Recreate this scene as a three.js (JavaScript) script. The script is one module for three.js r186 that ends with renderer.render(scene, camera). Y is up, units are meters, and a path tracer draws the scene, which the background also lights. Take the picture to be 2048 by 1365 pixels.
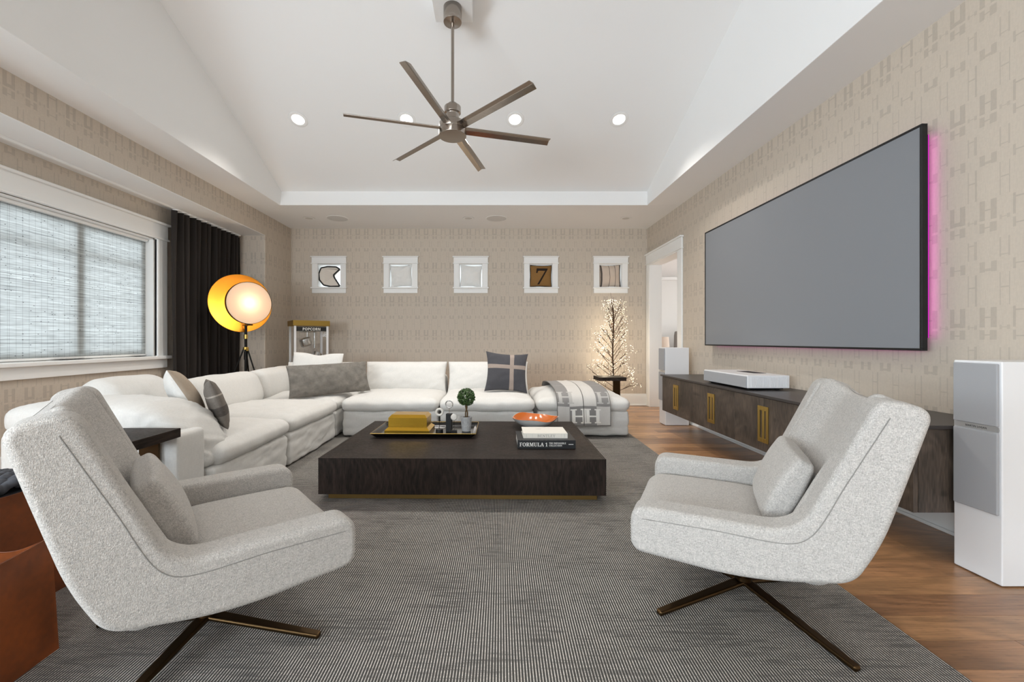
import * as THREE from 'three';
import { RoundedBoxGeometry } from 'three/addons/geometries/RoundedBoxGeometry.js';
import { mergeGeometries, mergeVertices, toCreasedNormals } from 'three/addons/utils/BufferGeometryUtils.js';
import { ImprovedNoise } from 'three/addons/math/ImprovedNoise.js';
import { RectAreaLightUniformsLib } from 'three/addons/lights/RectAreaLightUniformsLib.js';

// ------------------------------------------------------------------ camera, sky, daylight, exposure
const scene = new THREE.Scene();
const EYE = 1.012, FOCAL = 835;
const camera = new THREE.PerspectiveCamera(2 * Math.atan(682.5 / FOCAL) * 180 / Math.PI, 2048 / 1365, 0.05, 60);
camera.position.set(0, EYE, 0);
camera.setViewOffset(2048, 1365, 40.5, 1.5, 2048, 1365);
camera.updateProjectionMatrix();
const renderer = new THREE.WebGLRenderer({ antialias: true });
renderer.toneMapping = THREE.LinearToneMapping;
renderer.toneMappingExposure = 1.42;
renderer.shadowMap.enabled = true;
RectAreaLightUniformsLib.init();
scene.background = new THREE.Color(0.86, 0.95, 1.0);
scene.backgroundIntensity = 1.4;
const daylight = (name, color, intensity, w, h, pos, target) => {
  const l = new THREE.RectAreaLight(color, intensity, w, h);
  l.name = name; l.position.set(...pos); l.lookAt(...target); scene.add(l);
  return l;
};
// daylight of the windows in the side wall and end wall behind the camera (mostly bounced up off the bright terrace), and of the bedroom window
daylight('side_window_daylight', new THREE.Color(0.78, 0.90, 1.0), 6.5, 3.0, 1.6, [-3.53, 1.5, 2.0], [-0.5, 2.2, 1.2]);
daylight('side_terrace_bounce', new THREE.Color(0.83, 0.92, 1.0), 16.0, 3.0, 0.8, [-3.28, 1.25, 2.0], [-2.0, 3.2, 1.3]);
daylight('end_terrace_bounce', new THREE.Color(0.83, 0.92, 1.0), 4.5, 4.6, 1.0, [-0.8, 1.5, 4.1], [-0.8, 4.4, 1.2]);
daylight('bedroom_window_daylight', new THREE.Color(1, 1, 1), 5.0, 1.6, 1.5, [5.44, 1.6, -7.2], [2.5, 1.5, -7.2]);

// ------------------------------------------------------------------ helpers
let seedState = 11;
const rnd = () => { seedState |= 0; seedState = seedState + 0x6D2B79F5 | 0; let t = Math.imul(seedState ^ seedState >>> 15, 1 | seedState); t = t + Math.imul(t ^ t >>> 7, 61 | t) ^ t; return ((t ^ t >>> 14) >>> 0) / 4294967296; };
const perlin = new ImprovedNoise();
const N = (x, y, z = 0) => perlin.noise(x, y, z);
const { sin, cos, PI, abs, min, max, sqrt, pow, sign, floor, hypot } = Math;
const D = PI / 180;
const clamp = (x, a = 0, b = 1) => min(b, max(a, x));
const smooth = (a, b, x) => { const t = clamp((x - a) / (b - a)); return t * t * (3 - 2 * t); };
const mixv = (a, b, t) => a + (b - a) * t;
const taken = {};
const numbered = n => { const k = taken[n] = (taken[n] ?? -1) + 1; return k ? n + '_' + String(k).padStart(3, '0') : n; };
function part(name, geo, mat, parent, label) {
  const m = new THREE.Mesh(geo, mat);
  m.name = name; m.castShadow = m.receiveShadow = true;
  if (label) m.userData.label = label;
  parent.add(m);
  return m;
}
function thing(name, label, category, [x, y, z] = [0, 0, 0], turn = 0, group) {
  const o = new THREE.Group();
  o.name = numbered(name); o.position.set(x, y, z); o.rotation.y = turn;
  o.userData = { label, category };
  if (group) o.userData.group = group;
  scene.add(o);
  return o;
}
function solo(name, geo, mat, label, category, pos, turn, group) {
  const m = part(numbered(name), geo, mat, scene);
  if (pos) m.position.set(...pos);
  if (turn) m.rotation.y = turn;
  m.userData = { label, category };
  if (group) m.userData.group = group;
  return m;
}
function struct(name, label, category) {
  const o = new THREE.Group();
  o.name = name; o.userData = { kind: 'structure', label, category };
  scene.add(o);
  return o;
}
// uv in metres, by the axis each triangle faces most
function uvm(geo, scale = 1, du = 0, dv = 0, swap = false) {
  const g = geo.index ? geo.toNonIndexed() : geo;
  if (!g.attributes.normal) g.computeVertexNormals();
  const p = g.attributes.position, uv = new Float32Array(p.count * 2);
  const a = new THREE.Vector3(), b = new THREE.Vector3(), c = new THREE.Vector3(), n = new THREE.Vector3();
  for (let i = 0; i < p.count; i += 3) {
    a.fromBufferAttribute(p, i); b.fromBufferAttribute(p, i + 1); c.fromBufferAttribute(p, i + 2);
    n.copy(b).sub(a).cross(c.clone().sub(a));
    const x = abs(n.x), y = abs(n.y), z = abs(n.z);
    [a, b, c].forEach((q, k) => {
      let u, v;
      if (y >= x && y >= z) { u = q.x; v = -q.z; } else if (x >= z) { u = -q.z; v = q.y; } else { u = q.x; v = q.y; }
      if (swap) [u, v] = [v, u];
      uv[(i + k) * 2] = u * scale + du; uv[(i + k) * 2 + 1] = v * scale + dv;
    });
  }
  g.setAttribute('uv', new THREE.BufferAttribute(uv, 2));
  return g;
}
const keep = g => { const o = g.index ? g.toNonIndexed() : g; for (const k of Object.keys(o.attributes)) if (!['position', 'normal', 'uv'].includes(k)) o.deleteAttribute(k); return o; };
const join = list => mergeGeometries(list.map(keep));
// box by its corner coordinates
function bx(x0, x1, y0, y1, z0, z1, r = 0, seg = 2) {
  const w = abs(x1 - x0), h = abs(y1 - y0), d = abs(z1 - z0);
  const g = r ? new RoundedBoxGeometry(w, h, d, seg, min(r, w / 2 - 1e-4, h / 2 - 1e-4, d / 2 - 1e-4)) : new THREE.BoxGeometry(w, h, d);
  g.translate((x0 + x1) / 2, (y0 + y1) / 2, (z0 + z1) / 2);
  return uvm(g);
}
const cyl = (r0, r1, h, x = 0, y = 0, z = 0, seg = 32) => { const g = new THREE.CylinderGeometry(r1, r0, h, seg); g.translate(x, y + h / 2, z); return keep(g); };
function tube(pts, r, seg = 24, rs = 8) { return keep(new THREE.TubeGeometry(new THREE.CatmullRomCurve3(pts.map(p => new THREE.Vector3(...p))), seg, r, rs)); }
function rod(a, b, r, rs = 8, r2 = r) {
  const A = new THREE.Vector3(...a), B = new THREE.Vector3(...b), d = B.clone().sub(A);
  const g = new THREE.CylinderGeometry(r2, r, d.length(), rs);
  g.applyQuaternion(new THREE.Quaternion().setFromUnitVectors(new THREE.Vector3(0, 1, 0), d.normalize()));
  g.translate((A.x + B.x) / 2, (A.y + B.y) / 2, (A.z + B.z) / 2);
  return keep(g);
}
const lathe = (pts, seg = 48) => keep(new THREE.LatheGeometry(pts.map(p => new THREE.Vector2(...p)), seg));
function shapeOf(pts) { const s = new THREE.Shape(); pts.forEach((p, i) => i ? s.lineTo(...p) : s.moveTo(...p)); s.closePath(); return s; }
// flat polygon with rounded corners: [x, y, radius]
function roundShape(pts, defR = 0.02) {
  const s = new THREE.Shape(), n = pts.length, V = i => new THREE.Vector2(pts[(i + n) % n][0], pts[(i + n) % n][1]);
  for (let i = 0; i < n; i++) {
    const p = V(i), a = V(i - 1).sub(p), b = V(i + 1).sub(p), r = min(pts[i][2] ?? defR, a.length() * 0.49, b.length() * 0.49);
    const A = p.clone().add(a.setLength(r)), B = p.clone().add(b.setLength(r));
    i ? s.lineTo(A.x, A.y) : s.moveTo(A.x, A.y);
    s.quadraticCurveTo(p.x, p.y, B.x, B.y);
  }
  s.closePath();
  return s;
}
// soft upholstered block: rounded, bulging, creased
function puff(w, h, d, o = {}) {
  const { r = 0.05, top = 0.02, side = 0.008, front = 0.008, wr = 0.004, fq = 6, seed = 0, n = 22, ny = 10, stretch = [1, 1, 1], fn } = o;
  let g = new THREE.BoxGeometry(2, 2, 2, n, ny, n);
  g.deleteAttribute('uv'); g.deleteAttribute('normal');
  g = mergeVertices(g, 1e-4);
  const p = g.attributes.position, H = [w / 2, h / 2, d / 2], R = min(r, H[0] * 0.99, H[1] * 0.99, H[2] * 0.99);
  const ease = t => sign(t) * pow(abs(t), 0.75);
  for (let i = 0; i < p.count; i++) {
    const c = [p.getX(i), p.getY(i), p.getZ(i)].map(ease), q = c.map((t, k) => t * H[k]);
    const inner = q.map((t, k) => clamp(t, -(H[k] - R), H[k] - R)), dv = q.map((t, k) => t - inner[k]), L = hypot(...dv);
    const out = L > 1e-6 ? inner.map((t, k) => t + dv[k] / L * R) : q.slice();
    const [u, v, t] = [out[0] / H[0], out[1] / H[1], out[2] / H[2]];
    out[1] += sign(v) * (v > 0 ? top : top * 0.15) * pow(abs(v), 2) * (1 - pow(abs(u), 2.6)) * (1 - pow(abs(t), 2.6));
    out[0] += sign(u) * side * pow(abs(u), 3) * (1 - v * v);
    out[2] += sign(t) * front * pow(abs(t), 3) * (1 - v * v);
    const a = N(out[0] * fq * stretch[0] + seed, out[1] * fq * stretch[1], out[2] * fq * stretch[2] + seed * 1.7), b = N(out[0] * fq * 2.7 * stretch[0], out[1] * fq * 2.7 * stretch[1] + seed, out[2] * fq * 2.7 * stretch[2]);
    const k = wr * (a + 0.45 * b), m = hypot(u, v, t) || 1;
    out[0] += k * u / m; out[1] += k * v / m; out[2] += k * t / m;
    if (fn) fn(out, u, v, t);
    p.setXYZ(i, ...out);
  }
  g.computeVertexNormals();
  return uvm(g);
}
// throw pillow standing in the xy plane, thickness along z; uv 0..1 on its faces
function pillow(w, h, t, o = {}) {
  const { pinch = 0.07, wr = 0.005, seed = 0, n = 30, fat = 0.42, karate = 0, metres = false } = o;
  const P = [], UV = [], I = [];
  for (const s of [1, -1]) {
    const base = P.length / 3;
    for (let j = 0; j <= n; j++) for (let i = 0; i <= n; i++) {
      const u = sin((i / n * 2 - 1) * PI / 2), v = sin((j / n * 2 - 1) * PI / 2);
      let x = w / 2 * u * (1 - pinch * (1 - v * v)), y = h / 2 * v * (1 - pinch * (1 - u * u));
      const e = (1 - u * u) * (1 - v * v);
      let z = t / 2 * pow(e, fat);
      z += wr * N(x * 14 + seed, y * 14, s * 3 + seed) * smooth(0, 0.15, e) + wr * 0.8 * N(x * 34, y * 34 + seed, s) * smooth(0, 0.05, e) * (1 - smooth(0.1, 0.5, e));
      if (karate) { const c = Math.exp(-pow(u / 0.35, 2)); y -= karate * c * smooth(-0.2, 1, v); }
      P.push(s * x * s, y, s * z);
      metres ? UV.push(x, y) : UV.push(s > 0 ? (u + 1) / 2 : 1 - (u + 1) / 2, (v + 1) / 2);
    }
    for (let j = 0; j < n; j++) for (let i = 0; i < n; i++) {
      const a = base + j * (n + 1) + i, b = a + 1, c = a + n + 1, d = c + 1;
      s > 0 ? I.push(a, b, d, a, d, c) : I.push(a, d, b, a, c, d);
    }
  }
  const g = new THREE.BufferGeometry();
  g.setAttribute('position', new THREE.Float32BufferAttribute(P, 3));
  g.setAttribute('uv', new THREE.Float32BufferAttribute(UV, 2));
  g.setIndex(I); g.computeVertexNormals();
  return keep(g);
}
// sheet with thickness over a grid of points f(i/n, j/m)
function sheet(f, n, m, thick = 0.004, uvf = (u, v) => [u, v]) {
  const P = [], UV = [], I = [], p = (u, v) => new THREE.Vector3(...f(u, v));
  const nor = (u, v) => { const e = 1e-3, a = p(min(1, u + e), v).sub(p(max(0, u - e), v)), b = p(u, min(1, v + e)).sub(p(u, max(0, v - e))); return a.cross(b).normalize(); };
  const W = n + 1, S = W * (m + 1);
  for (const s of [0.5, -0.5]) for (let j = 0; j <= m; j++) for (let i = 0; i <= n; i++) {
    const q = p(i / n, j / m).addScaledVector(nor(i / n, j / m), s * thick);
    P.push(q.x, q.y, q.z); UV.push(...uvf(i / n, j / m));
  }
  for (let j = 0; j < m; j++) for (let i = 0; i < n; i++) {
    const a = j * W + i;
    I.push(a, a + 1, a + W + 1, a, a + W + 1, a + W);
    I.push(S + a, S + a + W + 1, S + a + 1, S + a, S + a + W, S + a + W + 1);
  }
  const edge = (a, b) => I.push(a, a + S, b + S, a, b + S, b);
  for (let i = 0; i < n; i++) { edge(i + 1, i); edge(m * W + i, m * W + i + 1); }
  for (let j = 0; j < m; j++) { edge(j * W, (j + 1) * W); edge((j + 1) * W + n, j * W + n); }
  const g = new THREE.BufferGeometry();
  g.setAttribute('position', new THREE.Float32BufferAttribute(P, 3));
  g.setAttribute('uv', new THREE.Float32BufferAttribute(UV, 2));
  g.setIndex(I); g.computeVertexNormals();
  return keep(g);
}

// ------------------------------------------------------------------ textures
const hash = (x, y, s = 0) => { let h = Math.imul(x | 0, 374761393) + Math.imul(y | 0, 668265263) + Math.imul(s | 0, 2147483647 ^ 0x5bd1e995); h = Math.imul(h ^ h >>> 13, 1274126177); return ((h ^ h >>> 16) >>> 0) / 4294967296; };
const pv = (x, y, px, py, s = 0) => {            // value noise that tiles every px, py cells
  const i = floor(x), j = floor(y), f = x - i, g = y - j, u = f * f * (3 - 2 * f), v = g * g * (3 - 2 * g), M = (a, n) => ((a % n) + n) % n;
  const A = hash(M(i, px), M(j, py), s), B = hash(M(i + 1, px), M(j, py), s), C = hash(M(i, px), M(j + 1, py), s), E = hash(M(i + 1, px), M(j + 1, py), s);
  return (A + (B - A) * u) * (1 - v) + (C + (E - C) * u) * v;
};
function tex(w, h, fn, size = [1, 1], srgb = true) {
  const d = new Uint8Array(w * h * 4);
  for (let y = 0; y < h; y++) for (let x = 0; x < w; x++) {
    const c = fn(x, y), k = (y * w + x) * 4;
    if (c.length) { d[k] = clamp(c[0], 0, 255); d[k + 1] = clamp(c[1], 0, 255); d[k + 2] = clamp(c[2], 0, 255); } else d[k] = d[k + 1] = d[k + 2] = clamp(c, 0, 255);
    d[k + 3] = 255;
  }
  const t = new THREE.DataTexture(d, w, h);
  t.wrapS = t.wrapT = THREE.RepeatWrapping; t.magFilter = THREE.LinearFilter; t.minFilter = THREE.LinearMipmapLinearFilter; t.generateMipmaps = true;
  t.repeat.set(1 / size[0], 1 / size[1]);
  if (srgb) t.colorSpace = THREE.SRGBColorSpace;
  t.needsUpdate = true;
  return t;
}
function canvasTex(w, h, draw) {
  const c = document.createElement('canvas'); c.width = w; c.height = h;
  draw(c.getContext('2d'), w, h);
  const t = new THREE.CanvasTexture(c);
  t.colorSpace = THREE.SRGBColorSpace; t.wrapS = t.wrapT = THREE.ClampToEdgeWrapping; t.magFilter = THREE.LinearFilter;
  return t;
}
const std = (o) => new THREE.MeshStandardMaterial(o), phy = o => new THREE.MeshPhysicalMaterial(o);

// wallpaper: columns of H figures with broad and thin legs
const wpW = 1024, wpH = 1024, wpSize = [0.53, 0.5225];
const wpMask = new Float32Array(wpW * wpH);
{
  const px = m => m / wpSize[0] * wpW, py = m => m / wpSize[1] * wpH;
  const fill = (x0, y0, w, h, s) => { for (let y = floor(py(y0)); y < py(y0 + h); y++) for (let x = floor(px(x0)); x < px(x0 + w); x++) wpMask[((y % wpH + wpH) % wpH) * wpW + ((x % wpW + wpW) % wpW)] = s; };
  const glyph = (x, y, w, h, leg, leg2, bar, at, s) => { fill(x, y, leg, h, s); fill(x + w - leg2, y, leg2, h, s); if (bar) fill(x, y + h * at - bar / 2, w, bar, s); };
  const wide = [[0.024, 0.02, 0.02, 0.12], [0.026, 0.022, 0.008, 0.45], [0.014, 0.01, 0.007, 0.82], [0.024, 0.022, 0.006, 0.5]];
  for (let c = 0; c < 4; c++) {
    const x = c * 0.1325 + 0.006, [l1, l2, b, at] = wide[c], xn = x + 0.081;
    glyph(x, 0.03, 0.07, 0.097, l1, l2, b, at, 1);
    glyph(x, -0.03, 0.07, 0.046, l2 + 0.006, l1 - 0.003, 0.006, 0.4 + 0.1 * (c % 2), 0.9);
    glyph(x, 0.30, 0.07, 0.05, l1 - 0.002, l2, c % 2 ? 0.012 : 0.006, c % 2 ? 0.2 : 0.5, 0.85);
    const t = [0.005, 0.007, 0.004, 0.009][c];
    glyph(xn, 0.135, 0.04, 0.155, t, 0.004, 0.006, [0.5, 0.3, 0.55, 0.6][c], 0.8);
    glyph(xn, 0.365, 0.04, 0.092, t + 0.003, 0.005, 0.005, [0.15, 0.85, 0.1, 0.8][c], 0.75);
    glyph(xn, 0.02, 0.04, 0.02, 0.012, 0.008, 0.004, 0.5, 0.7);
  }
}
const wallpaperMap = tex(wpW, wpH, (x, y) => {
  const m = wpMask[y * wpW + x], th = 0.03 * (pv(x * 0.5, y * 0.02, 512, 20, 3) - 0.5) + 0.025 * (hash(x, y >> 2, 5) - 0.5) + 0.02 * (pv(x * 0.06, y * 0.06, 61, 61, 9) - 0.5);
  const k = (1 + th) * (1 - 0.08 * m);
  return [203 * k, 191 * k, 176 * k];
}, wpSize);
const linenBump = tex(256, 256, (x, y) => 128 + 46 * sin(x / 256 * PI * 2 * 42) * (0.6 + 0.8 * hash(x >> 2, y >> 4)) + 46 * sin(y / 256 * PI * 2 * 42) * (0.6 + 0.8 * hash(x >> 4, y >> 2)), [0.08, 0.08], false);
const linenMap = tex(256, 256, (x, y) => { const k = 1 + 0.03 * (pv(x * 0.4, y * 0.05, 102, 13, 1) - 0.5) + 0.03 * (pv(x * 0.05, y * 0.4, 13, 102, 2) - 0.5); return [222 * k, 220 * k, 216 * k]; }, [0.16, 0.16]);
const tweedMap = tex(512, 512, (x, y) => {
  const a = pv(x * 0.36, y * 0.09, 184, 46, 3), b = pv(x * 0.09, y * 0.36, 46, 184, 4), c = hash(x >> 1, y >> 1, 8), d = pv(x * 0.03, y * 0.03, 15, 15, 6);
  const k = 0.82 + 0.18 * a + 0.18 * b + 0.12 * (c - 0.5) + 0.03 * (d - 0.5);
  return [179 * k, 175 * k, 170 * k];
}, [0.17, 0.17]);
const tweedBump = tex(512, 512, (x, y) => 255 * (0.5 * pv(x * 0.36, y * 0.12, 184, 61, 3) + 0.5 * pv(x * 0.12, y * 0.36, 61, 184, 4)), [0.17, 0.17], false);
const RP = 128, rugN = 2048, rugSize = [RP * 0.0092, RP * 0.0092];
const rugMap = tex(rugN, rugN, (x, y) => {
  const ph = (x / 16) % 1, stripe = smooth(0.06, 0.2, ph) * (1 - smooth(0.36, 0.5, ph));
  const col = floor(x / 16), bead = 0.82 + 0.3 * pv(y / 5 + hash(col, 1) * 9, col, 410, 128, 2);
  const streak = pv(x / 130, y / 9, 2048 / 130 | 0, 2048 / 9 | 0, 11), blot = pv(x / 256, y / 256, 8, 8, 12), fine = hash(x >> 2, y >> 1, 6);
  const worn = clamp(1.05 - 0.66 * smooth(0.42, 0.9, streak * 0.4 + pv(x / 60, y / 5, 34, 409, 13) * 0.25 + blot * 0.3 + 0.08 * fine));
  const l = mixv(0.29, 0.29 + 0.60 * bead, stripe * worn) + 0.07 * (fine - 0.5);
  return [l * 240, l * 232, l * 222];
}, rugSize);
const rugBump = tex(512, 512, (x, y) => { const ph = (x / 16) % 1; return 60 + 150 * smooth(0.0, 0.2, ph) * (1 - smooth(0.42, 0.62, ph)) + 40 * hash(x >> 2, y >> 2); }, [0.0092 * 32, 0.0092 * 32], false);
function grain(x, y, W, H, rings, s, bend = 3.2) {           // long straight grain along x with cathedral figure
  const fx = x / W, fy = y / H;
  const warp = pv(fx * 4, fy * 6, 4, 6, s) * 1.3 + pv(fx * 9, fy * 18, 9, 18, s + 1) * 0.35;
  const ring = abs(((fy * rings + warp * bend) % 1) - 0.5) * 2;
  const fibre = pv(fx * 28, fy * 230, 28, 230, s + 2), pore = pv(fx * 60, fy * 400, 60, 400, s + 3);
  return { ring, fibre, pore };
}
const oakMap = tex(1024, 512, (x, y) => {
  const g = grain(x, y, 1024, 512, 9, 21, 2.0), d = pv(x / 128, y / 64, 8, 8, 5);
  const k = 0.80 + 0.10 * smooth(0.1, 0.85, g.ring) + 0.14 * g.fibre - 0.12 * smooth(0.68, 0.95, g.pore) + 0.14 * (d - 0.5);
  return [198 * k, 150 * k, 107 * k];
}, [1.7, 0.62]);
const darkWoodMap = tex(1024, 1024, (x, y) => {
  const g = grain(x, y, 1024, 1024, 16, 41), d = pv(x / 128, y / 128, 8, 8, 7);
  const k = 0.72 + 0.30 * smooth(0.25, 0.95, g.ring) * 0.6 + 0.42 * g.fibre - 0.2 * smooth(0.7, 0.95, g.pore) + 0.3 * (d - 0.5);
  return [44 * k, 36 * k, 32 * k];
}, [0.9, 0.9]);
const walnutMap = tex(1024, 1024, (x, y) => {
  const g = grain(x, y, 1024, 1024, 10, 61), d = pv(x / 128, y / 128, 8, 8, 9), kn = pv(x / 70, y / 90, 14, 11, 19);
  const k = 0.8 + 0.16 * g.ring + 0.3 * (g.fibre - 0.3) + 0.34 * (d - 0.5) - 0.25 * smooth(0.85, 0.98, kn);
  return [82 * k, 71 * k, 62 * k];
}, [0.9, 0.9]);
const woodRough = tex(512, 512, (x, y) => 150 + 60 * pv(x / 8, y / 2, 64, 256, 3), [0.6, 0.6], false);
const shadeMap = tex(1024, 1024, (x, y) => {
  const row = floor(y / 4), w = hash(row, 3), wv = pv(x / 60, row * 0.7, 17, 179, 4);
  let k = 0.80 + 0.16 * w + 0.14 * (wv - 0.5) - (y % 4 === 0 ? 0.10 : 0);
  if (hash(row, 9) > 0.94) k -= 0.2 * pv(x / 90, row, 11, 256, 5);
  if (x % 44 < 2) k -= 0.16 + 0.1 * hash(x, row);
  const cx = floor(x / 26), cy = floor(y / 20);
  if (hash(cx, cy, 13) > 0.93) { const ox = (x % 26) - 8 - 8 * hash(cx, cy, 2), oy = (y % 20) - 10; if (ox * ox / 30 + oy * oy / 5 < 1) k -= 0.42; }
  return [232 * k, 236 * k, 236 * k];
}, [1.05, 1.05]);
const leatherMap = tex(512, 512, (x, y) => { const k = 0.82 + 0.24 * pv(x / 64, y / 64, 8, 8, 3) + 0.1 * pv(x / 12, y / 12, 42, 42, 4) + 0.05 * (hash(x, y, 3) - 0.5); return [124 * k, 62 * k, 22 * k]; }, [0.5, 0.5]);
const velvetMap = tex(512, 512, (x, y) => { const a = pv(x / 46, y / 38, 11, 13, 3), b = pv(x / 14, y / 12, 36, 42, 4), k = 0.86 + 0.13 * (a - 0.5) + 0.07 * (b - 0.5) + 0.16 * (hash(x, y, 2) - 0.5); return [140 * k, 134 * k, 126 * k]; }, [0.42, 0.42]);
const stoneMap = tex(256, 256, (x, y) => { const k = 0.8 + 0.3 * pv(x / 16, y / 16, 16, 16, 3) + 0.1 * hash(x, y, 1); return [172 * k, 172 * k, 172 * k]; }, [0.12, 0.12]);
const grilleMap = tex(256, 256, (x, y) => { const k = 0.93 + 0.07 * sin(x * PI * 2 / 8) * sin(y * PI * 2 / 8) + 0.05 * (hash(x, y, 4) - 0.5); return [176 * k, 177 * k, 180 * k]; }, [0.09, 0.09]);
const brushMap = tex(256, 256, (x, y) => 120 + 90 * pv(x / 64, y / 1.5, 4, 170, 6), [0.2, 0.2], false);

// ------------------------------------------------------------------ materials
const M = {
  white: std({ color: 0xe9e8e5, roughness: 0.72 }),
  ceiling: std({ color: 0xf4f4f3, roughness: 0.9 }),
  trim: std({ color: 0xf5f5f3, roughness: 0.42 }),
  wallpaper: std({ map: wallpaperMap, roughness: 0.62 }),
  sofa: phy({ map: linenMap, bumpMap: linenBump, bumpScale: 0.0006, roughness: 0.95, sheen: 0.3, sheenRoughness: 0.7, sheenColor: new THREE.Color(1, 1, 1) }),
  tweed: phy({ map: tweedMap, bumpMap: tweedBump, bumpScale: 0.0012, roughness: 0.95, sheen: 0.25, sheenRoughness: 0.8, sheenColor: new THREE.Color(1, 1, 1) }),
  rug: std({ map: rugMap, bumpMap: rugBump, bumpScale: 0.002, roughness: 0.93 }),
  darkWood: phy({ map: darkWoodMap, roughnessMap: woodRough, roughness: 0.72, specularIntensity: 0.3 }),
  walnut: std({ map: walnutMap, roughness: 0.5 }),
  counter: std({ color: 0x3a3533, roughness: 0.38 }),
  brass: std({ color: 0xc4a359, metalness: 1, roughness: 0.34 }),
  gold: std({ color: 0xd9a21c, metalness: 1, roughness: 0.36 }),
  bronze: std({ color: 0x4d3c28, metalness: 1, roughness: 0.34 }),
  nickel: std({ color: 0xa9a199, metalness: 1, roughness: 0.34, roughnessMap: brushMap }),
  steel: std({ color: 0xb8b8b6, metalness: 1, roughness: 0.25 }),
  black: std({ color: 0x070708, roughness: 0.55 }),
  blackMetal: std({ color: 0x1c1a18, metalness: 0.8, roughness: 0.45 }),
  speaker: std({ color: 0xe6e6e7, roughness: 0.28 }),
  grille: std({ map: grilleMap, roughness: 0.8 }),
  screen: std({ color: 0x84878c, roughness: 0.55 }),
  velvetDark: phy({ color: 0x2b2623, roughness: 1, sheen: 1, sheenRoughness: 0.35, sheenColor: new THREE.Color(0.5, 0.41, 0.34) }),
  velvetGrey: phy({ map: velvetMap, roughness: 1, sheen: 0.6, sheenRoughness: 0.4, sheenColor: new THREE.Color(0.5, 0.48, 0.45) }),
  leather: phy({ map: leatherMap, roughness: 0.5, clearcoat: 0.15, clearcoatRoughness: 0.5 }),
  glass: phy({ color: 0xffffff, roughness: 0.02, transmission: 1, thickness: 0, ior: 1.5 }),
  shade: phy({ map: shadeMap, roughness: 1, transmission: 0.62, thickness: 0, specularIntensity: 0.1 }),
};
const planks = [0.78, 0.92, 0.58, 1.0, 0.84, 0.66, 1.1].map((k, i) => phy({ map: oakMap, color: new THREE.Color(k, k * (0.97 - 0.02 * (i % 3)), k * (0.94 - 0.04 * (i % 2))), roughness: 0.36, clearcoat: 0.35, clearcoatRoughness: 0.22 }));

// ------------------------------------------------------------------ the room
const XR = 2.411, XL = -3.113, XN = -3.566, ZB = -6.475, ZF = 4.5, HC = 2.743;
const planksFor = () => planks[1];
const floorObj = struct('floor', 'warm brown oak plank floor', 'floor');
part('rear_boards', bx(XN - 0.02, 2.57, -0.021, 0, 1.0005, ZF), planksFor(), floorObj);
part('subfloor', bx(-3.9, 2.72, -0.12, -0.022, ZB - 0.3, ZF + 0.2), M.black, floorObj);
{
  const ZP = 1.0, rows = 59, rw = (ZP - ZB) / rows, geos = [1.35, 1.75, 2.15, 2.6].map((L, k) => [0, 1, 2].map(v => uvm(new THREE.BoxGeometry(L - 0.0015, 0.02, rw - 0.0012), 1, k * 0.37 + v * 0.53, v * 0.21 + k * 0.083)));
  for (let r = 0; r < rows; r++) {
    let x = XN - 0.02 - rnd() * 1.2;
    while (x < 2.57) {
      const k = floor(rnd() * 4), L = [1.35, 1.75, 2.15, 2.6][k], x0 = max(x, XN - 0.02), x1 = min(x + L, 2.57);
      if (x1 - x0 > 0.05) {
        const full = x1 - x0 > L - 1e-6, g = full ? geos[k][floor(rnd() * 3)] : uvm(new THREE.BoxGeometry(x1 - x0 - 0.0015, 0.02, rw - 0.0012), 1, rnd() * 3, rnd() * 2);
        const m = part('plank', g, planks[floor(rnd() * planks.length)], floorObj);
        m.position.set((x0 + x1) / 2, -0.01, ZP - (r + 0.5) * rw);
      }
      x += L;
    }
  }
}
// back wall with five small square window openings
const winX = [-2.5186, -1.410, -0.324, 0.763, 1.842], winY = 2.012, wo = 0.178;
const wallBack = struct('wall_back', 'beige patterned wallpaper wall with five small windows', 'wall');
{
  const s = shapeOf([[-3.75, -0.02], [2.6, -0.02], [2.6, 3.0], [-3.75, 3.0]]);
  for (const x of winX) s.holes.push(new THREE.Path([[x - wo, winY - wo], [x + wo, winY - wo], [x + wo, winY + wo], [x - wo, winY + wo]].map(p => new THREE.Vector2(...p))));
  const g = new THREE.ExtrudeGeometry(s, { depth: 0.2, bevelEnabled: false });
  g.translate(0, 0, ZB - 0.2);
  part('wallpapered_face', uvm(g), M.wallpaper, wallBack);
}
// right wall with the doorway
const DZ0 = -6.35, DZ1 = -5.375, DH = 2.17;
const wallRight = struct('wall_right', 'beige patterned wallpaper wall behind the projection screen', 'wall');
{
  const s = shapeOf([[-ZF - 0.1, -0.02], [-DZ1, -0.02], [-DZ1, DH], [-DZ0, DH], [-DZ0, -0.02], [-ZB + 0.2, -0.02], [-ZB + 0.2, 3.0], [-ZF - 0.1, 3.0]]);
  const g = new THREE.ExtrudeGeometry(s, { depth: 0.16, bevelEnabled: false });
  g.rotateY(PI / 2); g.translate(XR, 0, 0);
  part('wallpapered_face', uvm(g), M.wallpaper, wallRight);
}
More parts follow.
